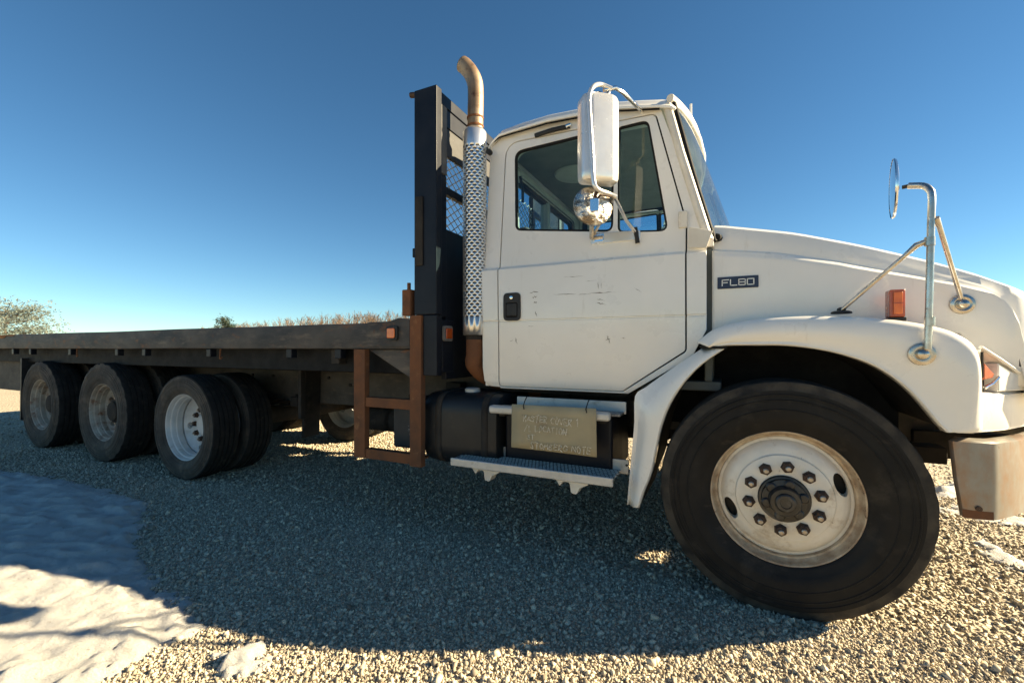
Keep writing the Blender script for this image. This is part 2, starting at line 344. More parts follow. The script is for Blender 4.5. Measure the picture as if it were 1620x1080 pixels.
# snow -------------------------------------------------------------
def snow_patch(name, pix, label, th, res=0.018, seed=0, edge=0.16):
    poly = [G(*p).xy for p in pix]
    xs = [p.x for p in poly]; ys = [p.y for p in poly]
    x0, x1, y0, y1 = min(xs)-.12, max(xs)+.12, min(ys)-.12, max(ys)+.12
    nx = int((x1-x0)/res)+1; ny = int((y1-y0)/res)+1
    X, Y = np.meshgrid(np.linspace(x0, x1, nx), np.linspace(y0, y1, ny))
    inside = np.zeros(X.shape, bool); dist = np.full(X.shape, 9.0)
    for i in range(len(poly)):
        a, b = poly[i], poly[(i+1) % len(poly)]
        cond = ((a.y > Y) != (b.y > Y)); xi = (b.x-a.x)*(Y-a.y)/((b.y-a.y) or 1e-9)+a.x
        inside ^= cond & (X < xi)
        L2 = (b-a).length_squared or 1e-9
        tt = np.clip(((X-a.x)*(b.x-a.x)+(Y-a.y)*(b.y-a.y))/L2, 0, 1)
        dist = np.minimum(dist, np.hypot(X-(a.x+tt*(b.x-a.x)), Y-(a.y+tt*(b.y-a.y))))
    sdv = np.where(inside, dist, -dist)
    N1 = np.array([[noise.noise((x*7, y*7, seed)) + .6*noise.noise((x*17, y*17, seed+3)) for x in X[0]] for y in Y[:, 0]])
    N2 = np.array([[noise.noise((x*4.5+y*3, y*13-x*5, seed+9)) for x in X[0]] for y in Y[:, 0]])
    N3 = np.array([[noise.noise((x*30, y*30, seed+5)) for x in X[0]] for y in Y[:, 0]])
    s = np.clip((sdv + 0.07*N1 + 0.05*N3) / edge, -1, 1)
    Z = np.where(s > 0, th*(s**0.6), s*0.05) + np.clip(s*2, 0, 1)*(0.030*N2 + 0.012*N1 + 0.007*N3)*min(1, th/.03)
    idx = np.full(X.shape, -1); keep = Z > -0.03; idx[keep] = np.arange(keep.sum())
    vs_ = np.stack([X[keep], Y[keep], Z[keep]-.018], 1)
    fs = []
    for j in range(ny-1):
        for i in range(nx-1):
            q = (idx[j, i], idx[j, i+1], idx[j+1, i+1], idx[j+1, i])
            if min(q) >= 0: fs.append(q)
    me = bpy.data.meshes.new(name); me.from_pydata(vs_.tolist(), [], fs); o = link(name, me, 'snow', smooth=80)
    o['kind'] = 'stuff'; o['label'] = label; o['category'] = 'snow'
    return poly
SNOWP = []
SNOWP.append(snow_patch('snow', [(-260,728),(-60,738),(0,743),(60,749),(130,763),(180,778),(232,796),(220,830),(210,860),(238,893),(230,922),(280,953),(318,985),(285,1004),(250,1012),(215,1032),(180,1060),(110,1078),(40,1100),(-150,1120),(-400,1000)], 'broad sheet of rippled snow beside the three rear axles', 0.032))
SNOWP.append(snow_patch('snow', [(340,1030),(365,1022),(400,1020),(425,1040),(405,1056),(360,1056)], 'small lone lump of snow on the sunlit gravel', 0.03, 0.008, 3, 0.07))
SNOWP.append(snow_patch('snow', [(1543,846),(1556,845),(1580,862),(1600,876),(1640,890),(1660,905),(1600,895),(1572,880)], 'thin streak of snow on gravel in front of the front wheel', 0.02, 0.02, 5, 0.07))
SNOWP.append(snow_patch('snow', [(1470,768),(1520,762),(1620,770),(1640,778),(1560,784),(1480,783)], 'snow strip on the ground behind the front bumper', 0.03, 0.03, 6, 0.15))
SNOWP.append(snow_patch('snow', [(1470,797),(1530,798),(1650,822),(1660,835),(1580,824),(1490,806)], 'thin snow strip under the front bumper', 0.015, 0.02, 8, 0.08))

# loose crushed stones ------------------------------------------------
def pin(poly, x, y):
    ins = np.zeros(x.shape, bool)
    for i in range(len(poly)):
        a, b = poly[i], poly[(i+1) % len(poly)]
        ins ^= ((a.y > y) != (b.y > y)) & (x < (b.x-a.x)*(y-a.y)/((b.y-a.y) or 1e-9)+a.x)
    return ins
def stones(n, bx, smin, smax):
    x = rng.uniform(bx[0], bx[1], n); y = rng.uniform(bx[2], bx[3], n)
    # keep only what the lens (and a step to either side) can see
    d = y + CD; Z = d*CP - x*SN; xc = x*CP + d*SN
    ok = (Z > 0.3) & (np.abs(xc) < Z*1.5 + .5)
    ok &= ~(pin(SNOWP[0], x, y) & (rng.random(n) < 0.975))
    x, y, Z = x[ok], y[ok], Z[ok]
    s = smin + (smax-smin)*rng.random(len(x))**2.2
    return x, y, s
parts = [stones(265000, (-4.6, 2.2, -1.9, 0.15), .0032, .0098), stones(1100, (-4.6, 2.2, -1.9, 0.4), .011, .018), stones(95000, (-7.5, 3.4, -1.2, 2.8), .007, .016), stones(46000, (-12, 6, -2.2, 9), .010, .022)]
x = np.concatenate([p[0] for p in parts]); y = np.concatenate([p[1] for p in parts]); s = np.concatenate([p[2] for p in parts]); n = len(x)
base = np.array([(1,0,0),(0,1,0),(-1,0,0),(0,-1,0),(0,0,1),(0,0,-1)], float)*.98
V = base[None] + rng.uniform(-.42, .42, (n, 6, 3))
V *= (rng.uniform(.7, 1.25, (n, 1, 3)) * np.array([1, 1, .8])) * s[:, None, None]
a, b, c = [rng.uniform(0, 6.28, n) for _ in range(3)]
def rot(ax, an):
    M = np.zeros((n, 3, 3)); i, j, k = ax, (ax+1) % 3, (ax+2) % 3
    M[:, i, i] = 1; M[:, j, j] = np.cos(an); M[:, k, k] = np.cos(an); M[:, j, k] = -np.sin(an); M[:, k, j] = np.sin(an); return M
V = np.einsum('nij,nvj->nvi', rot(2, a) @ rot(0, b*.3) @ rot(1, c*.3), V)
V[:, :, 0] += x[:, None]; V[:, :, 1] += y[:, None]; V[:, :, 2] += (s*rng.uniform(.05, .55, n) - .022)[:, None]
F = np.array([(0,1,4),(1,2,4),(2,3,4),(3,0,4),(1,0,5),(2,1,5),(3,2,5),(0,3,5)])
F = (F[None] + (np.arange(n)*6)[:, None, None]).reshape(-1)
me = bpy.data.meshes.new('gravel'); me.vertices.add(n*6); me.vertices.foreach_set('co', V.reshape(-1))
me.loops.add(len(F)); me.loops.foreach_set('vertex_index', F); me.polygons.add(n*8)
me.polygons.foreach_set('loop_start', np.arange(n*8)*3); me.polygons.foreach_set('loop_total', np.full(n*8, 3)); me.update()
at = me.attributes.new('tone', 'FLOAT', 'POINT'); at.data.foreach_set('value', np.repeat(rng.random(n), 6))
gv = link('gravel', me, 'gravel_stone'); gv['kind'] = 'stuff'; gv['label'] = 'loose tan crushed stone covering the parking ground'; gv['category'] = 'gravel'

# ================================================================== TRUCK
truck = empty('flatbed_truck', TL)
tag(truck, 'white cab flatbed truck with long black deck, rusty side ladder and three rear axles', 'truck')
T = truck

# ---- wheels --------------------------------------------------------
def tyre_profile(Rr, W, rim=0.298):
    k = (Rr-rim)
    half = [(rim-.006, .050), (rim, .030), (rim+.07*k, .018), (rim+.16*k, .016), (rim+.19*k, .009), (rim+.30*k, .002), (rim+.42*k, 0), (rim+.43*k, -.0025), (rim+.445*k, -.0025), (rim+.455*k, .0005), (rim+.60*k, .0015), (rim+.61*k, -.001), (rim+.625*k, -.001), (rim+.635*k, .003), (rim+.70*k, .0035), (rim+.71*k, .0005), (rim+.73*k, .0005), (rim+.74*k, .006), (rim+.80*k, .0065), (rim+.815*k, .010), (rim+.90*k, .0125), (rim+.96*k, .0165), (Rr-.004, .024)]
    tr = []; g = 4; w0, w1 = .024, W-.024
    for i in range(g):
        yc = w0 + (w1-w0)*(i+1)/(g+1)
        tr += [(Rr-.001, yc-.007), (Rr-.015, yc-.004), (Rr-.015, yc+.004), (Rr-.001, yc+.007)]
    return half, tr, half + tr + [(r_, W-y_) for r_, y_ in half[::-1]]
def make_tyre(Rr, W, mat, lug=False, seg=96):
    half, tr, prof = tyre_profile(Rr, W); nh = len(half); n = len(prof)
    def mod(i, j):
        if not lug: return -.004 if (i % 3 == 0 and j in (nh-1, n-nh)) else 0
        if j in (nh-2, nh-1, nh, n-nh, n-nh+1, n-nh-1) and i % 4 == 0: return -.012
        return 0
    bm = bmesh.new(); lathe(bm, prof, seg, mod)
    bmesh.ops.recalc_face_normals(bm, faces=bm.faces)
    me = bpy.data.meshes.new('tyre'); 
    for f in bm.faces:
        f.smooth = True
        rm = min(math.hypot(v.co.x, v.co.z) for v in f.verts)
        if rm > Rr-.021: f.material_index = 1
        elif rm > .298+.79*(Rr-.298): f.material_index = 2
    # a little flat where it stands
    for v in bm.verts:
        if v.co.z < -Rr+.012: v.co.z = -Rr+.012+(v.co.z+Rr-.012)*.25
    bm.to_mesh(me); bm.free(); me.materials.append(MATS[mat]); me.materials.append(MATS['tread_rubber']); me.materials.append(MATS['shoulder_rubber' if mat == 'rubber' else 'rubber_dusty'])
    me.set_sharp_from_angle(angle=R(40)); return me
def lme(prof, mat, seg=64, cap=False, close=False, smooth=30):
    bm = bmesh.new(); rg = lathe(bm, prof, seg, close=close)
    if cap: bm.faces.new(rg[-1])
    bmesh.ops.recalc_face_normals(bm, faces=bm.faces)
    me = bpy.data.meshes.new('m'); bm.to_mesh(me); bm.free(); me.materials.append(MATS[mat])
    for p in me.polygons: p.use_smooth = True
    me.set_sharp_from_angle(angle=R(smooth)); return me
def holed(me, holes, y0, y1):
    """cut oval holes (r, angle, half-length, half-width) through a closed lathed disc"""
    o = bpy.data.objects.new('tmp', me); col.objects.link(o); cut = []
    bm = bmesh.new()
    for (r_, a_, hl, hw) in holes:
        pts = [(hw*math.cos(q), hl*math.sin(q)) for q in [2*math.pi*k/20 for k in range(20)]]
        pts = [(r_*math.cos(a_) + u*math.cos(a_) - v*math.sin(a_), r_*math.sin(a_) + u*math.sin(a_) + v*math.cos(a_)) for u, v in pts]
        cube_poly(bm, pts, y0, y1)
    bmesh.ops.recalc_face_normals(bm, faces=bm.faces)
    cm = bpy.data.meshes.new('cut'); bm.to_mesh(cm); bm.free(); co = bpy.data.objects.new('cut', cm); col.objects.link(co)
    md = o.modifiers.new('b', 'BOOLEAN'); md.object = co; md.operation = 'DIFFERENCE'; md.solver = 'EXACT'
    bpy.context.view_layer.update(); dg = bpy.context.evaluated_depsgraph_get()
    nm = bpy.data.meshes.new_from_object(o.evaluated_get(dg))
    bpy.data.objects.remove(o); bpy.data.objects.remove(co)
    for p in nm.polygons: p.use_smooth = True
    nm.set_sharp_from_angle(angle=R(30)); return nm
def nut_mesh(r=.020, h=.034):
    bm = bmesh.new()
    rg = lathe(bm, [(r*1.25, 0), (r*1.22, -.004), (r, -.006), (r, -h*.75), (r*.8, -h*.85)], 6)
    bm.faces.new(rg[-1])
    rg = lathe(bm, [(r*.5, -h*.84), (r*.5, -h*1.25), (r*.35, -h*1.32)], 8); bm.faces.new(rg[-1])
    bmesh.ops.recalc_face_normals(bm, faces=bm.faces)
    for f in bm.faces:
        if f.calc_center_median().y < -h*.86: f.material_index = 1
    me = bpy.data.meshes.new('lug_nut'); bm.to_mesh(me); bm.free(); me.materials.append(MATS['nut_rust']); me.materials.append(MATS['stud']); return me
NUT = nut_mesh(.0225, .032)
LIP = [(.286, .25), (.288, .20), (.300, .055), (.305, .045), (.305, .030), (.300, .0255), (.2955, .028), (.292, .036), (.289, .052), (.283, .062)]
front_tyre = make_tyre(.533, .29, 'rubber')
front_rim = lme(LIP + [(.279, .066), (.272, .067), (.268, .090), (.266, .20)], 'rim_lip', 96)
front_disc = holed(lme([(.100, .034), (.104, .030), (.186, .030), (.192, .033), (.196, .043), (.212, .046), (.238, .058), (.256, .082), (.268, .084), (.268, .10), (.10, .10)], 'rim_white', 96, close=True),
                   [(.228, R(21), .052, .023), (.228, R(201), .052, .023)], -.05, .2)
front_drum = lme([(.12, .115), (.245, .112), (.257, .12), (.257, .27), (.05, .27)], 'chassis', 32, cap=True)
front_hub = lme([(.101, .06), (.104, .024), (.100, .018), (.092, .016), (.088, .004), (.066, .000), (.062, -.030), (.058, -.036), (.042, -.037), (.040, -.046), (.034, -.050), (.022, -.050), (.020, -.045), (.001, -.045)], 'grease', 48, cap=True)
bm = bmesh.new(); rg = lathe(bm, [(.101, .06), (.104, .024), (.100, .018), (.092, .016), (.088, .004), (.066, .000), (.062, -.030), (.058, -.036), (.042, -.037), (.040, -.046), (.034, -.050), (.022, -.050), (.020, -.045), (.001, -.045)], 48); bm.faces.new(rg[-1])
for k_ in range(6):
    a_ = 2*math.pi*(k_+.25)/6; lathe(bm, [(.022, .016), (.022, -.004), (.016, -.009), (.001, -.010)], 12, c=(.073*math.cos(a_), 0, .073*math.sin(a_)))
bmesh.ops.recalc_face_normals(bm, faces=bm.faces); front_hub = bpy.data.meshes.new('hub'); bm.to_mesh(front_hub); bm.free(); front_hub.materials.append(MATS['grease'])
for p in front_hub.polygons: p.use_smooth = True
front_hub.set_sharp_from_angle(angle=R(30))
def rear_set(k, D=.185):
    disc = holed(lme([(.12, D), (.185, D), (.20, D+.004), (.235, D-.012), (.262, D-.04), (.268, D-.04), (.268, D+.03), (.12, D+.03)], k, 64, close=True),
                 [(.222, R(18+72*i), .032, .021) for i in range(5)], -.1, .5)
    barrel = lme([(.286, .24), (.300, .055), (.305, .045), (.305, .030), (.300, .0255), (.294, .030), (.290, .045), (.284, .060), (.276, .064), (.272, .072), (.268, .100), (.262, .106), (.2605, .150), (.2665, .160)], k, 64)
    return disc, barrel
rs_grey = rear_set('rim_grey', .205); rs_rust = rear_set('rim_rusty')
rear_hub = lme([(.125, .19), (.122, .125), (.105, .118), (.100, .100), (.085, .094), (.02, .092), (.001, .092)], 'chassis', 40, cap=True)
axle_hub = lme([(.125, .215), (.10, .190), (.085, .185), (.08, .178), (.001, .176)], 'rim_grey', 40, cap=True)
rear_tyre = make_tyre(.522, .268, 'rubber_dusty', True); small_tyre = make_tyre(.477, .252, 'rubber_dusty', False)
def wheel(X, y, z, tyre, barrel, disc, hub, far=False, label=None, nutr=.143, nuty=.03, spin=0.0, inner=False):
    w = bpy.data.objects.new('wheel', disc); col.objects.link(w)
    w.location = (X, y, z); w.rotation_euler = (0, spin, math.pi if far else 0); setp(w, T)
    if label: w['label'] = label
    def sub(nm, me, loc=(0,0,0)):
        o = bpy.data.objects.new(nm, me); col.objects.link(o); o.parent = w; o.location = loc; return o
    sub('tyre', tyre); sub('rim', barrel)
    if not inner:
        sub('hub', hub)
        for i in range(10):
            a = 2*math.pi*(i+.35)/10; q = sub('lug_nut', NUT, (nutr*math.cos(a), nuty, nutr*math.sin(a))); q.rotation_euler = (0, random.random()*3, 0)
    return w
FX = .236
fw = wheel(FX, 0, .500, front_tyre, front_rim, front_disc, front_hub, label='large white steel front wheel with rusty lug nuts and greasy hub')
dr = bpy.data.objects.new('brake_drum', front_drum); col.objects.link(dr); dr.parent = fw
wheel(FX, 2.44, .500, front_tyre, front_rim, front_disc, front_hub, far=True, spin=.7)
for (X, z, ty, st, hb, lb) in ((-4.42, .458, small_tyre, rs_grey, axle_hub, 'smaller grey wheel of the front rear axle'), (-5.89, .502, rear_tyre, rs_rust, rear_hub, None), (-7.38, .502, rear_tyre, rs_rust, rear_hub, None)):
    W = .268 if ty is rear_tyre else .252
    wheel(X, 0, z, ty, st[1], st[0], hb, label=lb, nuty=.184 if ty is rear_tyre else .204, spin=random.random()*6)
    wheel(X, 2.44, z, ty, st[1], st[0], hb, far=True, nuty=.184 if ty is rear_tyre else .204, spin=random.random()*6)
    # inner tyres sit face to face with the outer ones
    wheel(X, 2*W+.075, z, ty, st[1], st[0], hb, far=True, inner=True, spin=random.random()*6)
    wheel(X, 2.44-2*W-.075, z, ty, st[1], st[0], hb, inner=True, spin=random.random()*6)

# ---- chassis ---------------------------------------------------------
for yc in (.80, 1.64):
    o = -1 if yc < 1 else 1
    bm = bmesh.new(); box(bm, (-9.2, yc-.004, .64), (1.0, yc+.004, .95)); box(bm, (-9.2, min(yc, yc-o*.08), .64), (1.0, max(yc, yc-o*.08), .65)); box(bm, (-9.2, min(yc, yc-o*.08), .94), (1.0, max(yc, yc-o*.08), .95))
    fr = bmobj('frame_rail', bm, 'frame_rail', T, bev=.003)
    for i in range(26):
        bm = bmesh.new(); X = -8.9 + i*.36 + random.uniform(-.05, .05); z = random.choice((.70, .76, .83, .89))
        lathe(bm, [(.016, 0), (.016, o*.012), (.009, o*.014), (.001, o*.014)], 6, c=(X, yc+o*.004, z)); bmobj('bolt', bm, 'chassis', fr, smooth=None)
    boxo('subframe_beam', (-9.2, yc-.045, .955), (-1.85, yc+.045, 1.055), 'chassis', T)
for i in range(19):
    X = -9.3 + i*.41
    bm = bmesh.new(); box(bm, (X-.004, .165, 1.06), (X+.004, 2.275, 1.165)); box(bm, (X-.035, .165, 1.06), (X+.035, 2.275, 1.068)); bmobj('cross_member', bm, 'chassis', T, smooth=None)
for X in (-8.6, -3.3, -2.4, -.9): boxo('frame_crossmember', (X-.05, .80, .70), (X+.05, 1.64, .90), 'chassis', T)
for X, z in ((-4.42, .458), (-5.89, .502), (-7.38, .502)):
    bm = bmesh.new(); tube(bm, [(X, .2, z), (X, .7, z), (X, 1.0, z), (X, 1.44, z), (X, 1.74, z), (X, 2.24, z)], [.065, .075, .09, .09, .075, .065], 14)
    if z > .5: lathe(bm, [(.02, -.2), (.13, -.18), (.20, -.08), (.21, 0), (.20, .08), (.13, .18), (.02, .2)], 20, axis='X', c=(X, 1.22, z))
    bmobj('axle', bm, 'chassis', T)
    for yy in (.70, 1.68):
        bm = bmesh.new(); n = 9
        for k in range(5): tube(bm, [(X-.62+.11*k+ (1.24-.22*k)*s/8, yy, z+.12+.022*k+.05*((s/4-1)**2)) for s in range(9)], .035, 4, flat=.3)
        box(bm, (X-.09, yy-.05, z+.05), (X+.09, yy+.05, z+.26)); bmobj('leaf_spring', bm, 'chassis', T, smooth=30)
        for sx in (-.64, .64): boxo('spring_hanger', (X+sx-.05, yy-.04, z+.15), (X+sx+.05, yy+.06, .70), 'chassis', T)
for i, X in enumerate((-5.20,)):
    boxo('torque_beam', (X-.4, .66, .60), (X+.4, .74, .68), 'chassis', T)
tubeo('drive_shaft', [(-.8, 1.22, .72), (-2.6, 1.22, .66), (-5.6, 1.22, .56)], .055, 'chassis', T)
tubeo('front_axle', [(FX, .25, .47), (FX, .5, .44), (FX, .8, .36), (FX, 1.64, .36), (FX, 1.94, .44), (FX, 2.19, .47)], .055, 'chassis', T)
bm = bmesh.new(); box(bm, (-.35, .95, .45), (.85, 1.5, 1.15)); box(bm, (-1.1, 1.05, .5), (-.35, 1.4, .9)); bmobj('engine', bm, 'chassis', T, bev=.05)
for yy in (.74, 1.70):
    bm = bmesh.new()
    for k in range(3): tube(bm, [(FX-.65+.13*k+(1.3-.26*k)*s/8, yy, .50+.022*k+.06*((s/4-1)**2)) for s in range(9)], .04, 4, flat=.3)
    bmobj('leaf_spring', bm, 'chassis', T)
for X, ys in ((-2.75, .58), (-3.1, .58)):
    bm = bmesh.new(); lathe(bm, [(.01, -.26), (.09, -.25), (.115, -.20), (.115, .20), (.09, .25), (.01, .26)], 20, axis='X', c=(X+.1, 1.0, .50)); bmobj('air_tank', bm, 'chassis', T)
# mud flap and stubby bracket ahead of the small wheels
prism('mud_flap', [(-3.62, .33), (-3.59, .33), (-3.56, 1.0), (-3.60, 1.0)], .62, .80, 'chassis', T)
mirror(prism('mud_flap', [(-8.10, .26), (-8.07, .26), (-8.04, 1.05), (-8.08, 1.05)], .06, .62, 'black_plastic', T))
for yy in (.12, 2.28): boxo('deck_side_beam', (-9.4, yy, 1.0), (-1.95, yy+.04, 1.295), 'seal', T)
boxo('rear_apron', (-9.45, .20, .60), (-8.45, .24, 1.0), 'frame_rail', T)
boxo('support_leg', (-3.42, .42, .55), (-3.38, .47, 1.06), 'chassis', T)

# ---- deck ------------------------------------------------------------
DX0, DX1 = -9.55, -1.83
for s in (0, 1):
    bm = bmesh.new()
    prof = rpoly([(0, 1.17), (0, 1.346), (.09, 1.346), (.09, 1.334), (.012, 1.334), (.012, 1.182), (.09, 1.182), (.09, 1.17)], [.008, .010, 0, 0, 0, 0, 0, 0], 3)
    xs = [DX0 + (DX1-DX0)*k/40 for k in range(41)]
    rows = []
    for X in xs:
        w = .0035*noise.noise((X*1.7, 3, 0)); wz = .004*noise.noise((X*.8, 7, 0))
        rows.append([bm.verts.new((X, p[0]+w, p[1]+wz)) for p in prof])
    for a, b in zip(rows, rows[1:]):
        for k in range(len(prof)): bm.faces.new((a[k], a[(k+1)%len(prof)], b[(k+1)%len(prof)], b[k]))
    bm.faces.new(rows[0]); bm.faces.new(rows[-1][::-1])
    if s == 0: rail = bmobj('deck_rail', bm, 'rail_paint', T, smooth=40)
    else: bm.free(); mirror(rail)
boxo('deck_floor', (DX0, .092, 1.30), (DX1, 2.348, 1.338), 'rail_paint', T)
boxo('deck_tail', (DX0-.02, .0, 1.12), (DX0-.003, 2.44, 1.34), 'rail_paint', T)
for i in range(9):                                             # rope hooks / stake pockets hanging under the rail
    X = -9.2 + i*.86 + .2*math.sin(i*2.1)
    o = boxo('stake_pocket', (X-.03, .016, 1.10), (X+.03, .07, 1.169), 'black_paint', T)
    if i % 3 == 0:
        tubeo('rope_hook', [(X+.15, .03, 1.168), (X+.15, .025, 1.10), (X+.165, .02, 1.085), (X+.18, .025, 1.10)], .007, 'rust_steel', T, 6, sm=3)
# rub plate at the front end of the rail with the amber lamp
prism('rail_end_plate', [(-2.19, 1.185), (-1.835, 1.185), (-1.835, 1.365), (-1.93, 1.372), (-2.0, 1.352), (-2.19, 1.350)], -.009, -.004, 'rail_paint', T, bev=.003)
def square_lamp(name, c, ax, size, lens):
    """ax: 'Y' faces -y, 'X' faces +x"""
    hw = size/2
    def blk(nm, h, d0, d1, mat, par, bev):
        bm = bmesh.new(); pl = rpoly([(-h, -h), (h, -h), (h, h), (-h, h)], h*.35, 4); cube_poly(bm, pl, d0, d1)
        for v in bm.verts:
            u, d, z = v.co
            v.co = Vector((c[0]+u, c[1]-d, c[2]+z)) if ax == 'Y' else Vector((c[0]+d, c[1]+u, c[2]+z))
        return bmobj(nm, bm, mat, par, bev=bev)
    b = blk(name, hw, 0, .018, 'black_plastic' if ax == 'Y' else 'worn_white', T, .004); blk('lens', hw*.68, .0185, .027, lens, b, .004)
    return b
L1 = P(622, 527, -.009); square_lamp('side_marker_lamp', (L1.x, -.0095, L1.z), 'Y', .095, 'amber')
prism('rust_patch', [(-9.5, 1.25), (-9.5, 1.344), (-8.0, 1.344), (-8.12, 1.325), (-8.28, 1.332), (-8.4, 1.30), (-8.6, 1.31), (-8.8, 1.26), (-9.1, 1.275), (-9.3, 1.24)], -.0065, -.004, 'orange_rust', rail, 0)
# triangular gusset and front deck bracket
prism('gusset', [(-2.22, 1.165), (-1.86, 1.165), (-1.86, .98)], .03, .045, 'rail_paint', T)
boxo('deck_bracket', (-2.6, .05, 1.06), (-2.52, .72, 1.165), 'chassis', T)
# ---- rusty ladder ------------------------------------------------------
lad = boxo('ladder', (-2.315, -.012, .425), (-2.215, .035, 1.168), 'rust_steel', T, .004); lad['label'] = 'rusty welded step ladder hanging under the deck'
boxo('ladder_rail', (-1.832, -.012, .415), (-1.742, .036, 1.385), 'rust_steel', lad, .004)
for z in (.776, .425): boxo('rung', (-2.214, -.006, z), (-1.833, .05, z+.066), 'rust_steel', lad, .004)
boxo('rung_tread', (-2.214, .051, .425), (-1.833, .20, .437), 'rust_steel', lad, .003)
boxo('pocket', (-1.90, -.006, 1.385), (-1.832, .05, 1.555), 'rust_steel', lad, .006); tubeo('pin', [(-1.862, .02, 1.55), (-1.862, .02, 1.60)], .012, 'rust_steel', lad, 8)

# ---- headboard ---------------------------------------------------------
HBX0, HBX1, HBZ = -1.805, -1.632, 2.828
hb = boxo('headboard', (HBX0, 0, 1.388), (HBX1, .062, HBZ), 'black_paint', T, .006); hb['label'] = 'tall black headboard with wire screen behind the cab'
boxo('post_foot', (-1.738, .004, 1.0), (HBX1, .062, 1.385), 'black_paint', hb, .006)
boxo('post', (HBX0, 2.378, 1.0), (HBX1, 2.44, HBZ), 'black_paint', hb, .006)
boxo('top_beam', (-1.70, .0625, 2.745), (-1.645, 2.3775, HBZ-.004), 'black_paint', hb, .006)
boxo('top_bar', (-1.695, .135, 2.625), (-1.650, 2.305, 2.742), 'black_paint', hb, .005)
for sy in (0, 1):
    y0, y1 = (.0625, .132) if sy == 0 else (2.308, 2.3775)
    boxo('edge_strip', (-1.675, y0, 2.30), (-1.640, y1, 2.742), 'worn_white', hb, .003)
    boxo('edge_strip', (-1.690, y0, 1.38), (-1.645, y1, 2.297), 'black_paint', hb, .003)
for y0, y1 in ((.135, .798), (1.652, 2.305)): boxo('screen_plate', (-1.680, y0, 2.44), (-1.655, y1, 2.622), 'primer' if y0 < 1 else 'black_paint', hb, .004)
boxo('screen_bar', (-1.690, .135, 2.185), (-1.650, 2.305, 2.235), 'black_paint', hb, .004)
boxo('lower_panel', (-1.690, .135, .97), (-1.650, 2.305, 1.955), 'black_paint', hb, .004)
for yy in (.80, 1.60): boxo('screen_upright', (-1.700, yy, 1.957), (-1.652, yy+.05, 2.184), 'black_paint', hb, .004); boxo('screen_upright', (-1.700, yy, 2.237), (-1.652, yy+.05, 2.623), 'black_paint', hb, .004)
def screen(z0, z1, y0, y1, X, dy=.085, dz=.056, w=.0038):
    bm = bmesh.new(); k = dz/dy; h = z1-z0
    for sgn in (1, -1):
        u = y0 - h/k
        while u < y1 + h/k:
            ya, yb = (u, u+h/k) if sgn > 0 else (u+h/k, u)
            # clip to the frame
            ts = [0.0, 1.0]; d = yb-ya
            lo, hi = sorted(((y0-ya)/d, (y1-ya)/d)); lo = max(0, lo); hi = min(1, hi)
            if hi - lo > .03:
                tube(bm, [(X, ya+d*lo, z0+h*lo), (X, ya+d*hi, z0+h*hi)], w, 4)
            u += dy
    return bmobj('wire_screen', bm, 'aluminium', hb, smooth=None)
screen(1.956, 2.184, .135, 2.305, -1.668); screen(2.236, 2.439, .135, .798, -1.668); screen(2.236, 2.52, .852, 1.598, -1.668); screen(2.236, 2.439, 1.652, 2.305, -1.668)
tubeo('stop_pin', [P(650, 151, .02), P(664, 150, .02)], .018, 'nut_rust', hb, 10)
bm = bmesh.new(); a = P(662, 310, -.012); c = P(662, 420, -.012)
box(bm, (a.x-.03, -.012, c.z), (a.x+.03, .002, a.z)); bmobj('chain_slot', bm, 'chassis', hb, bev=.01)
boxo('hinge_lug', (HBX0-.02, .005, 1.76), (HBX0-.001, .05, 1.82), 'black_paint', hb)
L2 = (HBX1+.001, .088, 1.275); boxo('lamp_bracket', (-1.643, .066, 1.02), (HBX1, .20, 1.357), 'black_paint', hb, .004)
square_lamp('front_marker_lamp', (HBX1+.0005, .11, 1.27), 'X', .10, 'amber_dark')

# ---- exhaust -------------------------------------------------------------
EY = .21; ec = P(751, 400, EY); EX = ec.x; er = .077
zb, zt = P(750, 530, EY).z, P(752, 206, EY).z
ex = latheo('exhaust_stack', [(er-.020, zb-.03), (er-.018, zb), (er-.018, zt-.05), (.052, zt-.02)], 'chassis', T, 24, axis='Z', c=(EX, EY, 0)); ex['label'] = 'upright exhaust stack with slotted chrome heat shield'
bm = bmesh.new(); NP = 13; SL = 6; rows = [zb, zb+.115]; kind = [0]; k = 0
z = zb+.115
while z < zt-.12:
    rows.append(z+.0062); kind.append(1 + (k % 2)); rows.append(z+.0195); kind.append(0); z += .0195; k += 1
rows += [zt-.02, zt]; kind += [0, 0]
nc = NP*SL; vv = []
for j, zz in enumerate(rows):
    rr = er if j < len(rows)-1 else er-.014
    vv.append([bm.verts.new((EX+rr*math.cos(2*math.pi*i/nc), EY+rr*math.sin(2*math.pi*i/nc), zz)) for i in range(nc)])
for j in range(len(rows)-1):
    kd = kind[j]
    for i in range(nc):
        if kd == 1 and i % SL < 4: continue
        if kd == 2 and (i+3) % SL < 4: continue
        bm.faces.new((vv[j][i], vv[j][(i+1)%nc], vv[j+1][(i+1)%nc], vv[j+1][i]))
sh = bmobj('heat_shield', bm, 'shield_chrome', ex, smooth=50)
s_ = sh.modifiers.new('solid', 'SOLIDIFY'); s_.thickness = .003
pts = [(EX+.004, EY, zt-.06), (EX+.006, EY, zt+.10), (EX+.008, EY, zt+.22), (EX+.004, EY-.002, zt+.30), (EX-.022, EY-.006, zt+.37), (EX-.062, EY-.012, zt+.425), (EX-.085, EY-.015, zt+.446)]
bm = bmesh.new(); cp = catmull(pts, 5); tube(bm, cp, .052, 20, caps=False); tp = bmobj('tail_pipe', bm, 'pipe_steel', ex, smooth=60)
s_ = tp.modifiers.new('solid', 'SOLIDIFY'); s_.thickness = .004
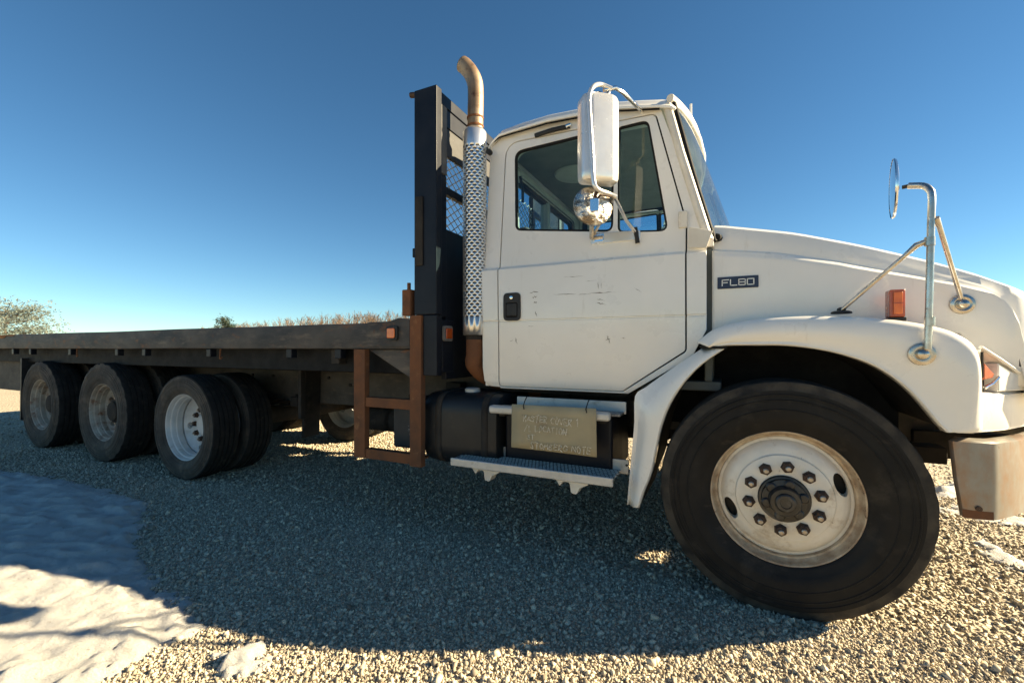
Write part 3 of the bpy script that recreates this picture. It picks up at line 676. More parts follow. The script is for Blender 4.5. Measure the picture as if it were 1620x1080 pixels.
for zz in (zt+.02, zt+.075): latheo('pipe_clamp', [(.0535, zz-.007), (.0555, zz-.006), (.0555, zz+.006), (.0535, zz+.007)], 'rust_steel', ex, 24, axis='Z', c=(EX+.005, EY, 0))
tubeo('inlet_pipe', [(EX, EY, zb+.02), (EX, EY, zb-.12), (EX-.01, EY+.02, zb-.20), (EX+.05, EY+.16, zb-.30), (EX+.25, EY+.45, zb-.42)], .056, 'rust_steel', ex, 16, sm=5)
for zz, X2 in ((zt-.10, -1.405), (zb+.115, -1.405)):
    bm = bmesh.new(); tube(bm, [(EX+.02, EY+.06, zz), (X2, EY+.10, zz)], .014, 8); bmobj('stack_bracket', bm, 'black_plastic', ex)

# ---- cab -------------------------------------------------------------
def ycab(X, z):
    if z < .965: return .197 + (.965-z)*.45
    y = interp([(.965,.197),(1.338,.190),(1.3415,.196),(1.3475,.196),(1.351,.187),(1.660,.180),(1.668,.182),(1.686,.209),(1.694,.2115),(2.7,.320)], z)
    return y
LV = (.965, 1.338, 1.3415, 1.3475, 1.351, 1.660, 1.668, 1.686, 1.694)
def SP(px, py, off=0):
    y = .2
    for _ in range(12):
        p = P(px, py, y); y = ycab(p.x, p.z) + off
    return (p.x, p.z)
CB, DB, DF = -1.41, -1.292, -.187                   # back of cab, rear and front edge of the door
win_main = rpoly([SP(814,239), SP(972,200), SP(970,367), SP(815,365)], [.06,.03,.045,.05])
win_vent = rpoly([SP(977,201), SP(1026,189), SP(1058,366), SP(977,368)], [.025,.05,.04,.04])
top_r = SP(797, 226); top_f = SP(1037, 180)
door_out = rpoly([(DB, .932), (DB, top_r[1]-.01), top_f, (DF, SP(1085, 352)[1]), (DF, SP(1085,555)[1]), (SP(985,619)[0], .932)], [.02,.10,.04,.08,.03,.012])
def inset(poly, d):
    c = sum((Vector(p) for p in poly), Vector((0,0)))/len(poly); out = []
    n = len(poly)
    ar = sum(poly[i][0]*poly[(i+1)%n][1]-poly[(i+1)%n][0]*poly[i][1] for i in range(n))
    sg = 1 if ar > 0 else -1
    for i in range(n):
        a, b, e = Vector(poly[i-1]), Vector(poly[i]), Vector(poly[(i+1)%n])
        t1 = (b-a).normalized() if (b-a).length > 1e-6 else (e-b).normalized(); t2 = (e-b).normalized() if (e-b).length > 1e-6 else t1
        nn = (Vector((-t1.y, t1.x))+Vector((-t2.y, t2.x)))
        nn = nn.normalized() if nn.length > 1e-6 else Vector((0,0))
        out.append(tuple(b + nn*d*sg))
    return out
door = panel('door', inset(door_out, .004), [win_main, win_vent], ycab, 'white_paint', T, .035, .005, LV)
far_door = panel('door', inset(door_out, .004), [win_main, win_vent], ycab, 'white_paint', T, .035, .005, LV, flip=True)
YC = lambda d: (lambda X, z: ycab(X, z)+d)
for fl, par in ((False, door), (True, far_door)):
    panel('door_window', inset(win_main, -.004), [], YC(.014), 'glass', par, 0, 0, (), fl); panel('vent_window', inset(win_vent, -.004), [], YC(.014), 'glass', par, 0, 0, (), fl)
    panel('window_seal', inset(win_main, -.003), [inset(win_main, .014)], YC(.004), 'seal', par, .016, .002, (), fl); panel('window_seal', inset(win_vent, -.003), [inset(win_vent, .011)], YC(.004), 'seal', par, .016, .002, (), fl)
    panel('door_trim', inset(door_out, .03), [inset(win_main, -.012), inset(win_vent, -.008)], YC(.042), 'grey_trim', par, .03, .004, LV[:1], fl)
# body side around the door: sill strip behind, jamb, top rail
zr = lambda X: interp([(-1.41, 2.535), (-1.33, 2.575), (-1.0, 2.592), (-.6, 2.575), (-.30, 2.520)], X)
side_out = [(CB, 1.05), (CB+.012, .965), (CB+.05, .930), (DB-.001, .928), (DB-.001, .92), (SP(985,619)[0]+.03, .92), (DF+.03, 1.13), (SP(1118,520)[0], 1.27), (SP(1118,380)[0], 1.72)] + [(SP(1122,366)[0], 1.775), (SP(1046,168)[0], zr(-.3)-.015)] + [(X, zr(X)-.012) for X in (-.45,-.6,-.8,-1.0,-1.2,-1.33)] + [(CB+.003, 2.50)]
for fl in (False, True):
    panel('cab_side', side_out, [inset(door_out, -.004)], ycab, 'white_paint', T, .03, .006, LV, fl)
    panel('door_jamb', inset(door_out, -.035), [inset(win_main, -.03), inset(win_vent, -.02)], YC(.040), 'seal', T, .0, 0, LV, fl)
# back wall with window
bm = bmesh.new()
def yz_panel(name, outer, holes, X, mat, par, th, bev=.006):
    bm = bmesh.new(); es = []
    for lp in [outer]+holes:
        v_ = [bm.verts.new((X, p[0], p[1])) for p in lp]; es += [bm.edges.new((v_[i], v_[(i+1)%len(v_)])) for i in range(len(v_))]
    bmesh.ops.triangle_fill(bm, edges=es, use_beauty=True)
    if sum(f.normal.x for f in bm.faces) > 0: bmesh.ops.reverse_faces(bm, faces=bm.faces)
    o = bmobj(name, bm, mat, par, smooth=30, fix=False)
    if th: s = o.modifiers.new('solid', 'SOLIDIFY'); s.thickness = th; s.offset = -1
    if bev: b_ = o.modifiers.new('bevel', 'BEVEL'); b_.width = bev; b_.segments = 2; b_.limit_method = 'ANGLE'; b_.angle_limit = R(50)
    return o
rw = rpoly([(.50, 1.84), (1.94, 1.84), (1.94, 2.41), (.50, 2.41)], .07)
bw = yz_panel('back_wall', [(.222, .93), (2.218, .93), (2.225, 1.66), (2.14, 2.50), (.30, 2.50), (.215, 1.66)], [rw], CB+.004, 'white_paint', T, .03)
yz_panel('rear_window', inset(rw, -.004), [], CB+.02, 'glass', bw, 0, 0); yz_panel('window_seal', inset(rw, -.012), [inset(rw, .02)], CB-.002, 'seal', bw, .045, .003)
boxo('rear_window_post', (CB-.01, 1.205, 1.85), (CB+.06, 1.265, 2.405), 'grey_trim', bw, .01)
yz_panel('back_trim', [(.25, .97), (2.19, .97), (2.19, 1.66), (2.10, 2.48), (.34, 2.48), (.25, 1.66)], [inset(rw, -.02)], CB+.045, 'grey_trim', bw, .02)
# roof
bm = bmesh.new(); xs = [-1.418, -1.408, -1.385, -1.33, -1.2, -1.0, -.8, -.6, -.45, -.33, -.275, -.255]; rows = []
for i, X in enumerate(xs):
    zs = zr(min(max(X, -1.41), -.30)); e = {0: -.10, 1: -.055, 2: -.028, 3: -.008, len(xs)-3: -.004, len(xs)-2: -.022, len(xs)-1: -.05}.get(i, 0)
    hf = [(.278, -.020), (.270, -.016), (.268, -.004), (.276, .004), (.292, .008), (.305, .035), (.335, .058), (.40, .074), (.60, .090), (.90, .100), (1.22, .104)]
    fx = lambda yy, X=X: X + (max(0, (X+.6)/.35)**2)*.13*(1-((yy-1.22)/.95)**2)
    pts = [(fx(y_), y_, zs+z_+e*(0.55 if q < 5 else 1)) for q, (y_, z_) in enumerate(hf)]
    rows.append([bm.verts.new(p) for p in pts] + [bm.verts.new((fx(2.44-p[1]), 2.44-p[1], p[2])) for p in pts[-2::-1]])
for a, b in zip(rows, rows[1:]):
    for k in range(len(a)-1): bm.faces.new((a[k], a[k+1], b[k+1], b[k]))
roof = bmobj('roof', bm, 'white_paint', T, smooth=50); s_ = roof.modifiers.new('solid', 'SOLIDIFY'); s_.thickness = .018; s_.offset = -1
boxo('headliner', (CB+.07, .36, 2.50), (-.36, 2.08, 2.53), 'dark_trim', T, .01)
tubeo('drip_seal', [(X, .2755, zr(X)-.026) for X in (-1.38, -1.33, -1.2, -1.0, -.8, -.6, -.45, -.33)], .005, 'seal', T, 6)
boxo('cab_floor', (CB+.04, .24, .95), (-.02, 2.20, 1.0), 'dark_trim', T, .01)
boxo('firewall', (-.10, .24, 1.0), (-.06, 2.20, 1.70), 'dark_trim', T, .01)
# A pillars and windshield
def wsX(s, y):                     # s: 0 foot .. 1 head
    xb = -.052 + (-.275+.052)*s
    return xb + .155*(1-s*.25)*(1-min(1, abs((y-1.22)/.945))**2.6)
zf, zh = 1.755, 2.545
bm = bmesh.new(); nu, nv = 28, 10; g = []
for j in range(nv+1):
    s = j/nv; z = zf+(zh-zf)*s; yl = ycab(0, z)+.022
    g.append([bm.verts.new((wsX(s, yl+(2.44-2*yl)*i/nu), yl+(2.44-2*yl)*i/nu, z - .0)) for i in range(nu+1)])
for a, b in zip(g, g[1:]):
    for i in range(nu): bm.faces.new((a[i], a[i+1], b[i+1], b[i]))
ws = bmobj('windshield', bm, 'windshield_glass', T, smooth=60)
for k in (0, 1):
    bm = bmesh.new(); pts = []
    for j in range(9):
        s = j/8; z = zf-.03+(zh-zf+.02)*s; yl = ycab(0, z)+.020; pts.append((wsX(s, yl)-.004, yl, z))
    tube(bm, pts, .019, 10); o = bmobj('windshield_seal', bm, 'seal', T)
    if k: mirror(o); bpy.data.objects.remove(o)
    bm = bmesh.new(); pts = []
    for j in range(9):
        s = j/8; z = zf-.02+(zh-zf)*s; yl = ycab(0, z)+.006; pts.append((wsX(s, yl)-.028, yl, z))
    tube(bm, pts, .024, 10); o = bmobj('pillar', bm, 'white_dirty', T)
    if k: mirror(o); bpy.data.objects.remove(o)
tubeo('windshield_header', [(wsX(1, y_)-.01, y_, zh+.012+.05*(1-((y_-1.22)/.95)**2)) for y_ in [.30+1.84*i/16 for i in range(17)]], .022, 'white_dirty', T, 8)
tubeo('cowl_seal', [(wsX(0, y_)+.01, y_, zf-.005) for y_ in [.24+1.96*i/16 for i in range(17)]], .02, 'seal', T, 8)
prism('cowl_panel', [(-.16, 1.70), (-.055, 1.70), (-.055, 1.752), (-.13, 1.752)], .215, 2.225, 'white_paint', T)
# pillar foot: galvanised-looking bracket under the glass corner
prism('cowl_bracket', [SP(1090, 362), SP(1088, 394), SP(1118, 394), SP(1128, 368)], .178, .186, 'white_dirty', T, .003)
# interior
boxo('dashboard', (-.42, .30, 1.42), (-.11, 2.14, 1.735), 'dark_trim', T, .05, 3)
for yc, w in ((.62, .50), (1.78, .50)):
    st = boxo('seat', (-1.10, yc-w/2, 1.22), (-.62, yc+w/2, 1.36), 'seat_cloth', T, .05, 3)
    bm = bmesh.new(); cube_poly(bm, rpoly([(-1.22, 1.30), (-1.08, 1.30), (-1.17, 1.98), (-1.27, 1.98)], .04), yc-w/2, yc+w/2); bmobj('backrest', bm, 'seat_cloth', st, bev=.03)
bm = bmesh.new(); M = Matrix.Translation((-.52, 1.78, 1.72)) @ Matrix.Rotation(R(-62), 4, 'Y')
tube(bm, [M @ Vector((.0, .23*math.cos(a), .23*math.sin(a))) for a in [2*math.pi*k/32 for k in range(33)]], .014, 8)
for a in (.5, 2.6, 4.7): tube(bm, [M @ Vector((0, 0, 0)), M @ Vector((0, .23*math.cos(a), .23*math.sin(a)))], .014, 6)
bmobj('steering_wheel', bm, 'black_plastic', T)
tubeo('steering_column', [(-.52, 1.78, 1.72), (-.2, 1.78, 1.5)], .035, 'black_plastic', T, 10)
latheo('roof_speaker', [(.17, 2.498), (.16, 2.485), (.10, 2.478), (.001, 2.476)], 'grey_trim', T, 28, axis='Z', c=(-1.02, .95, 0))
boxo('coat_hook_plate', (CB+.066, .56, 2.36), (CB+.08, .60, 2.44), 'aluminium', T, .004)
tubeo('grab_strap', [(CB+.09, .58, 2.40), (CB+.10, .60, 2.30), (CB+.10, .60, 2.22)], .010, 'black_plastic', T, 6)

# door furniture
a, c = SP(797, 464), SP(825, 507); hy = ycab(0, 1.45)
hp = rpoly([(a[0], c[1]), (c[0], c[1]), (c[0], a[1]), (a[0], a[1])], .03)
panel('door_handle', hp, [rpoly([(a[0]+.018, c[1]+.018), (c[0]-.018, c[1]+.018), (c[0]-.018, a[1]-.060), (a[0]+.018, a[1]-.060)], .015)], lambda X, z: hy-.010, 'black_plastic', door, .012, .004)
prism('handle_recess', inset(hp, .012), hy-.003, hy-.001, 'seal', door, 0)
hx = (a[0]+c[0])/2; prism('handle_paddle', rpoly([(a[0]+.022, c[1]+.030), (c[0]-.022, c[1]+.030), (c[0]-.022, a[1]-.066), (a[0]+.022, a[1]-.066)], .008), hy-.012, hy-.004, 'black_plastic', door, .003)
latheo('door_lock', [(.011, -.016), (.011, -.020), (.008, -.021), (.001, -.021)], 'chrome', door, 14, c=(hx, hy+.004, a[1]-.030))
h0 = SP(1081, 348); boxo('hinge', (h0[0]-.024, ycab(0, h0[1])-.018, h0[1]-.045), (h0[0]+.022, ycab(0, h0[1])+.01, h0[1]+.045), 'white_dirty', door, .006)
h0 = SP(1081, 540); 
# scratches on the door
def scratch(px0, py0, px1, py1, w, seed):
    rn = random.Random(seed); a = Vector(SP(px0, py0)); b = Vector(SP(px1, py1)); n = 7; d = (b-a); nr = Vector((-d.y, d.x)).normalized()
    up, lo = [], []
    for k in range(n+1):
        s = k/n; q = a + d*s + nr*rn.uniform(-1, 1)*w*.8; ww = w*(.15+rn.random())*math.sin(math.pi*min(.97, max(.03, s)))
        up.append(tuple(q+nr*ww)); lo.append(tuple(q-nr*ww))
    bm = bmesh.new(); A = [bm.verts.new((p[0], ycab(0, p[1])-.0012, p[1])) for p in up]; B = [bm.verts.new((p[0], ycab(0, p[1])-.0012, p[1])) for p in lo]
    for k in range(n): bm.faces.new((A[k], A[k+1], B[k+1], B[k]))
    bmobj('scratch', bm, 'scuff', door, smooth=None)
for i, q in enumerate([(875,466,912,465,.0028),(930,464,975,462,.0035),(912,466,935,465,.0018),(891,438,925,437,.0016),(943,473,957,475,.003),(944,479,959,482,.0035),(946,445,947,458,.002),(951,446,952,456,.0015),(838,463,852,461,.005),(842,470,850,469,.006),(844,479,850,478,.006),(846,492,850,500,.004),(1003,455,1015,462,.0014),(961,531,965,543,.006),(958,538,966,535,.003),(982,535,990,535,.0018),(816,534,818,544,.0045),(835,516,845,516,.0018),(806,540,812,538,.002),(926,445,944,443,.0012)]): scratch(*q, i)
# sill mouldings on the roof edge: short grab rail over the door
a = SP(848, 216); b2 = SP(902, 203)
tubeo('vent_shade', [(a[0], ycab(0, a[1])-.012, a[1]), ((a[0]+b2[0])/2, ycab(0, a[1])-.022, (a[1]+b2[1])/2+.004), (b2[0], ycab(0, b2[1])-.014, b2[1]+.006)], .014, 'black_plastic', door, 8)
tubeo('shade_tip', [(b2[0]-.02, ycab(0, b2[1])-.024, b2[1]+.004), (b2[0]+.01, ycab(0, b2[1])-.018, b2[1]+.012)], .011, 'chrome', door, 8)
tubeo('latch_bumper', [(CB+.03, .245, SP(785,246)[1]), (CB+.03, .215, SP(785,246)[1])], .018, 'black_plastic', T, 10)
an = P(1093, 165, 1.95); af = P(1093, 215, 1.95); af.z = 2.58; tubeo('antenna', [af, an], .012, 'badge_white', T, 6)

# ---- hood ---------------------------------------------------------------
YS = .225
htop = [P(*q, .335) for q in [(1145,356),(1260,367),(1357,383),(1421,396),(1485,410),(1549,428),(1613,450)]]
hcr = [P(*q, YS+.01) for q in [(1129,401),(1228,406),(1325,418),(1389,429),(1421,434),(1485,445),(1533,453),(1575,464),(1597,479),(1612,508),(1619,540)]]
zt_tab = [(-.1, htop[0].z+.012)] + [(p.x, p.z) for p in htop] + [(1.33, htop[-1].z-.085)]
zc_tab = [(-.1, hcr[0].z)] + [(p.x, p.z) for p in hcr] + [(1.13, .98)]
HX0 = SP(1126, 440)[0]
xs = [HX0, HX0+.015] + [HX0+.06+k*.06 for k in range(16)]
xs = [x_ for x_ in xs if x_ < .98] + [1.0, 1.03, 1.055, 1.075, 1.09, 1.105, 1.13, 1.17, 1.21, 1.245, 1.27, 1.29, 1.31, 1.325]
bm = bmesh.new(); rows = []
for X in xs:
    zt_, zc = interp(zt_tab, X), max(interp(zc_tab, X), .98)
    f = min(1, max(0, (X-.25)/.6)); fr = max(0, (X-1.16)/.17)       # ledge growth, nose rounding
    lw = .016 + .050*f; lr = .014 - .004*f
    nose = .34*fr**1.6; zt2 = zt_ - .16*max(0, fr-.25)**2
    ys = YS + .60*max(0, X-1.12)
    yt = max(ys+lw+.065, .30) + nose
    hf = [(ys+.01, 1.235 if X < .9 else 1.02), (ys+.004, 1.25 if X < .9 else 1.1), (ys, max(zc-.16, 1.27 if X < .9 else 1.0)), (ys, zc-.020), (ys+.004, zc-.006), (ys+.010+lw*.3, zc+lr*.55), (ys+lw, zc+lr), (ys+lw+.016, zc+lr+.012)]
    za = zc+lr+.012; zb_ = zt2-.060
    ya = ys+lw+.016; yb = yt-.030
    if zb_ < za+.02: zb_ = za+.02
    hf += [(ya+(yb-ya)*.25, za+(zb_-za)*.35), (ya+(yb-ya)*.6, za+(zb_-za)*.72), (yb, zb_), (yt-.014, zt2-.024), (yt+.03, zt2-.003), (yt+.10, zt2+.010), (.5*(yt+.10)+.61, zt2+.028), (1.22, zt2+.035)]
    rows.append([bm.verts.new((X, p[0], p[1])) for p in hf] + [bm.verts.new((X, 2.44-p[0], p[1])) for p in hf[-2::-1]])
for a, b in zip(rows, rows[1:]):
    for k in range(len(a)-1): bm.faces.new((a[k], a[k+1], b[k+1], b[k]))
bm.faces.new(rows[-1])
hood = bmobj('hood', bm, 'white_paint', T, smooth=38); hood.modifiers.new('solid', 'SOLIDIFY').thickness = .012
hood.modifiers['solid'].offset = -1
boxo('hood_gap_seal', (HX0-.05, .245, 1.22), (HX0+.02, 2.195, 1.68), 'dark_trim', T, .004)
# grille
gr = boxo('grille', (1.326, .80, .98), (1.338, 1.64, 1.32), 'black_plastic', T, .005)
for k in range(6): boxo('grille_bar', (1.3385, .82, 1.0+k*.05), (1.352, 1.62, 1.02+k*.05), 'chrome', gr, .003)

# ---- fenders ---------------------------------------------------------------
FY = .018
def fp(px, py, y=FY): q = P(px, py, y); return Vector((q.x, q.z))
# stations: arch edge point, outer edge point (pixel pairs from the rear cut, over the top, to the front lower corner)
st = [((1126,551),(1102,541)), ((1146,547),(1116,529)), ((1168,546),(1135,517)), ((1200,546),(1168,508)), ((1235,546),(1210,502)), ((1272,549),(1260,499)), ((1310,555),(1310,499)), ((1345,564),(1360,500)), ((1378,576),(1405,503)), ((1408,593),(1445,508)), ((1434,613),(1480,514)), ((1455,634),(1512,523)), ((1472,654),(1535,535)), ((1482,666),(1549,549)), ((1488,673),(1556,566)), ((1492,677),(1559,590)), ((1495,680),(1560,620)), ((1497,682),(1561,650)), ((1499,684),(1562,684))]
A = [fp(*a) for a, _ in st]; O = [fp(*o) for _, o in st]
A = [Vector(v[:2]) for v in catmull([(p.x, p.y, 0) for p in A], 3)]; O = [Vector(v[:2]) for v in catmull([(p.x, p.y, 0) for p in O], 3)]
bm = bmesh.new(); rows = []
zlow = fp(1500, 681).y
n = len(A)
for i in range(n):
    a, o = A[i], O[i]; d = (o-a).normalized(); s = i/(n-1)
    r_ = .045
    inn = o - d*r_
    hood_y = .30 if o.y > 1.13 else FY+.052
    bulge = .012
    pts = [(a+d*(-.002), .075), (a, FY+.006), (a+d*.006, FY), (a+d*.02, FY+.003), (a*.6+inn*.4, FY-bulge*.6), (a*.25+inn*.75, FY-bulge), (inn, FY-bulge*.6), (inn+d*r_*.5, FY+.004), (inn+d*r_*.87, FY+.020), (o, FY+.048), (o+Vector((0, .003)), .12 if o.y > 1.13 else FY+.050), (o+Vector((0, .004)), hood_y)]
    rows.append([bm.verts.new((p.x, y_, p.y)) for p, y_ in pts])
for a, b in zip(rows, rows[1:]):
    for k in range(len(a)-1): bm.faces.new((a[k], a[k+1], b[k+1], b[k]))
fen = bmobj('fender', bm, 'white_paint', T, smooth=40); s_ = fen.modifiers.new('solid', 'SOLIDIFY'); s_.thickness = .006; s_.offset = -1
# front lower part: the wrap from the arch foot round the corner to the nose
def wrap(name, prof, plan, mat, parent, th=.006):
    """plan: list of (X, y) ; prof: list of (inset, z) swept along the plan line"""
    bm = bmesh.new(); rows = []; n = len(plan)
    for i, (X, y_) in enumerate(plan):
        a = Vector(plan[max(0, i-1)]); b = Vector(plan[min(n-1, i+1)]); t_ = (b-a).normalized(); nn = Vector((-t_.y, t_.x))
        rows.append([bm.verts.new((X+nn.x*d, y_+nn.y*d, z_)) for d, z_ in prof])
    for a, b in zip(rows, rows[1:]):
        for k in range(len(a)-1): bm.faces.new((a[k], a[k+1], b[k+1], b[k]))
    o = bmobj(name, bm, mat, parent, smooth=40)
    if th: s = o.modifiers.new('solid', 'SOLIDIFY'); s.thickness = th; s.offset = 0
    return o
xl = A[-1].x; xc_ = O[-1].x
yF = FY-.010
plan = [(Vector(p[:2])) for p in catmull([(xc_-.004, FY+.046, 0), (xc_+.006, FY+.058, 0), (xc_+.03, FY+.08, 0), (1.02, .185, 0), (1.11, .30, 0), (1.20, .43, 0), (1.27, .60, 0), (1.30, .80, 0)], 3)]
wrap('front_valance', [(.05, zlow-.002), (.004, zlow-.004), (0, zlow+.006), (0, .93), (.0, .985), (.012, .994), (.055, 1.0)], [tuple(p) for p in plan], 'white_paint', fen)
boxo('inner_fender', (xc_-.06, .075, .90), (xc_-.045, .32, 1.20), 'seal', fen, .003)
# headlight bucket
hl = bmesh.new()
q0 = Vector((xc_+.004, FY+.056)); q1 = Vector((1.17, .33)); 
def sl(s, z_, d=0):
    p = q0 + (q1-q0)*s; nn = Vector((-(q1-q0).y, (q1-q0).x)).normalized(); p = p + nn*d; return (p.x, p.y, z_)
v0 = [hl.verts.new(sl(*a)) for a in ((0, .99), (1, .99), (1, 1.02), (0, 1.17))]; v1 = [hl.verts.new(sl(*a)) for a in ((.05, .99, .10), (1, .99, .10), (1, 1.0, .10), (.05, 1.13, .10))]
for k in range(4): hl.faces.new((v0[k], v0[(k+1)%4], v1[(k+1)%4], v1[k]))
hl.faces.new(v1)
bk = bmobj('headlight_bucket', hl, 'white_paint', fen, smooth=None)
tubeo('bucket_edge', [sl(-.03, 1.178, -.004), sl(.3, 1.128, -.006), sl(.65, 1.072, -.006), sl(1.0, 1.02, -.004)], .007, 'white_paint', bk, 8)
tubeo('bucket_seam', [sl(-.02, 1.16, -.006), sl(-.02, 1.06, -.006)], .0045, 'seal', bk, 6)
bm = bmesh.new(); tri = ((.02, 1.05), (.17, 1.056), (.20, 1.072), (.02, 1.118)); vv0 = [bm.verts.new(sl(*a, -.006)) for a in tri]; vv1 = [bm.verts.new(sl(*a, .05)) for a in tri]
bm.faces.new(vv0); [bm.faces.new((vv0[k], vv0[(k+1)%4], vv1[(k+1)%4], vv1[k])) for k in range(4)]
bmobj('corner_marker', bm, 'amber_dark', bk, bev=.004)
tubeo('headlight_trim', [sl(.02, 1.020, -.008), sl(.14, 1.034, -.009), sl(.25, 1.060, -.009)], .006, 'chrome', bk, 8)
bm = bmesh.new(); qd = ((.28, 1.0), (.93, 1.0), (.93, 1.022), (.28, 1.115)); vv0 = [bm.verts.new(sl(*a, -.004)) for a in qd]; vv1 = [bm.verts.new(sl(*a, .04)) for a in qd]
bm.faces.new(vv0); [bm.faces.new((vv0[k], vv0[(k+1)%4], vv1[(k+1)%4], vv1[k])) for k in range(4)]
bmobj('headlight', bm, 'lens', bk, bev=.006, segs=3)
boxo('nose_panel', (1.262, .50, .87), (1.292, 1.94, 1.075), 'white_paint', T, .012)
# inner wheel well
bm = bmesh.new(); rows = []
for a in A: rows.append([bm.verts.new((a.x, y_, a.y+.012)) for y_ in (.07, .25, .62)])
for a, b in zip(rows, rows[1:]):
    for k in range(2): bm.faces.new((a[k], a[k+1], b[k+1], b[k]))
ww = bmobj('wheel_well', bm, 'seal', T, smooth=40)
boxo('well_wall', (-.42, .615, .72), (.80, .63, 1.35), 'seal', T, .004)
# lower rear quarter that stays with the cab
qa = [fp(*p) for p in [(1146,552),(1110,577),(1082,606),(1060,640),(1046,676),(1038,712),(1030,750),(1018,780),(1011,803)]]
qo = [fp(*p) for p in [(1112,549),(1070,577),(1040,598),(1018,614),(1001,628),(1000,670),(997,710),(993,755),(989,803)]]
qa = [Vector(v[:2]) for v in catmull([(p.x, p.y, 0) for p in qa], 3)]; qo = [Vector(v[:2]) for v in catmull([(p.x, p.y, 0) for p in qo], 2 if False else 3)]
bm = bmesh.new(); rows = []
for i, (a, o) in enumerate(zip(qa, qo)):
    s = i/(len(qa)-1); d = (a-o)
    pts = [(a, .11), (a, FY+.010), (a-d.normalized()*.008, FY), (a-d*.35, FY+.004), (a-d*.62, FY+.030), (a-d*.85, FY+.062), (o, FY+.085*(1-.45*s)), (o, FY+.16)]
    rows.append([bm.verts.new((p.x, y_, p.y)) for p, y_ in pts])
for a, b in zip(rows, rows[1:]):
    for k in range(len(a)-1): bm.faces.new((a[k], a[k+1], b[k+1], b[k]))
qf = bmobj('quarter_fender', bm, 'white_paint', T, smooth=45); qf.modifiers.new('solid', 'SOLIDIFY').thickness = .006; qf.modifiers['solid'].offset = -1
prism('fender_seam', [tuple(fp(1106,546)), tuple(fp(1150,548)), tuple(fp(1150,552)), tuple(fp(1108,551))], FY-.003, .15, 'seal', T, 0)
bm = bmesh.new(); rows = [[bm.verts.new((a.x+.0, y_, a.y-.0)) for y_ in (.10, .40, .62)] for a in qa]
for a, b in zip(rows, rows[1:]):
    for k in range(2): bm.faces.new((a[k], a[k+1], b[k+1], b[k]))
w2 = bmobj('splash_shield', bm, 'seal', T, smooth=40)
for o in (ww, w2, qf): mirror(o)
ff = mirror(fen)
for ch in [c_ for c_ in fen.children if c_.name.startswith('front_valance')]: mirror(ch, ff)
fb = mirror(bk, ff)
for ch in list(bk.children): mirror(ch, fb)

# ---- bumper -------------------------------------------------------------
bx0, bx1 = P(1503, 697, .03), P(1575, 690, .03)
bb0 = P(1523, 822, .03)
bm = bmesh.new(); rows = []
plan = [(bx0.x, .045), (bx0.x+.008, .030), (bx0.x+.06, .026), (bx1.x-.02, .030), (bx1.x, .036), (bx1.x+.015, .048), (1.02, .13), (1.11, .24), (1.20, .37), (1.285, .56), (1.335, .90), (1.345, 1.22)]
plan = plan + [(x_, 2.44-y_) for x_, y_ in plan[-2::-1]]
zt_b, zb_b = .820, .505
for i, (X, y_) in enumerate(plan):
    tl = 1.0 if X < bx0.x+.03 else 0.0
    rows.append([bm.verts.new(p) for p in ((X+.03 if tl else X-.02, y_+(.03 if y_ < 1.22 else -.03), zt_b+.002), (X, y_, zt_b-.012), (X+.012*tl, y_-(.004 if y_ < 1.22 else -.004), (zt_b+zb_b)/2), (X+.034*tl, y_, zb_b+.012), (X+(.06 if tl else -.02), y_+(.03 if y_ < 1.22 else -.03), zb_b))])
for a, b in zip(rows, rows[1:]):
    for k in range(4): bm.faces.new((a[k], a[k+1], b[k+1], b[k]))
bp = bmobj('bumper', bm, 'bumper_steel', T, smooth=40); bp.modifiers.new('solid', 'SOLIDIFY').thickness = .006; bp.modifiers['solid'].offset = -1
bp['label'] = 'dented grey steel front bumper with rust stains'
wrap('rust_band', [(-.0015, .5165), (-.0015, .535), (-.0008, .548)], [(bx0.x+.035, .0285), (bx0.x+.06, .0255), (bx1.x-.02, .029), (bx1.x-.004, .034)], 'rust_steel', bp, 0)
bl = P(1548, 804, .026); latheo('bumper_bolt', [(.010, 0), (.010, -.006), (.001, -.007)], 'nut_rust', bp, 10, c=(bl.x, .0245, bl.z))
for yy in (.80, 1.64): boxo('bumper_bracket', (.9, yy-.04, .60), (1.30, yy+.04, .74), 'chassis', T)
boxo('lower_bracket', (.62, .50, .62), (.95, .62, .70), 'chassis', T)

# ---- fender top lamp, hood mirror -------------------------------------------
l0, l1 = P(1400, 459, .10), P(1432, 501, .10)
lm = boxo('turn_signal', (l0.x+.012, .085, l1.z-.002), (l1.x-.002, .15, l0.z), 'amber_dark', fen, .006)
boxo('lens', (l0.x+.024, .079, l1.z+.012), (l1.x-.012, .0848, l0.z-.012), 'amber', fen, .003)
boxo('lamp_base', (l0.x+.005, .08, l1.z-.018), (l1.x, .155, l1.z-.0025), 'black_plastic', fen, .003)
prism('lens_divider', [(l0.x+.022, (l0.z+l1.z)/2-.002), (l1.x-.010, (l0.z+l1.z)/2-.002), (l1.x-.010, (l0.z+l1.z)/2+.002), (l0.x+.022, (l0.z+l1.z)/2+.002)], .0775, .0788, 'amber_dark', fen, 0)
my = -.012
hm = empty('hood_mirror', (P(1470, 545, my).x, my, 1.15)); setp(hm, T); hm['label'] = 'round chrome mirror on a tripod of bars over the front fender'
PLOC[hm.name] = Vector((0,0,0))
def hmc(o): o.parent = hm; o.matrix_parent_inverse = Matrix.Translation(-hm.location); return o
pb, pt_ = P(1468, 552, my), P(1474, 312, my)
arm_end = P(1437, 294, my+.05)
hmc(tubeo('pole', [pb, pb*.75+pt_*.25, pb*.5+pt_*.5, pb*.2+pt_*.8, pt_, P(1470,300,my+.01), P(1460,294,my+.03), arm_end], .0125, 'old_chrome', None, 12, sm=3))
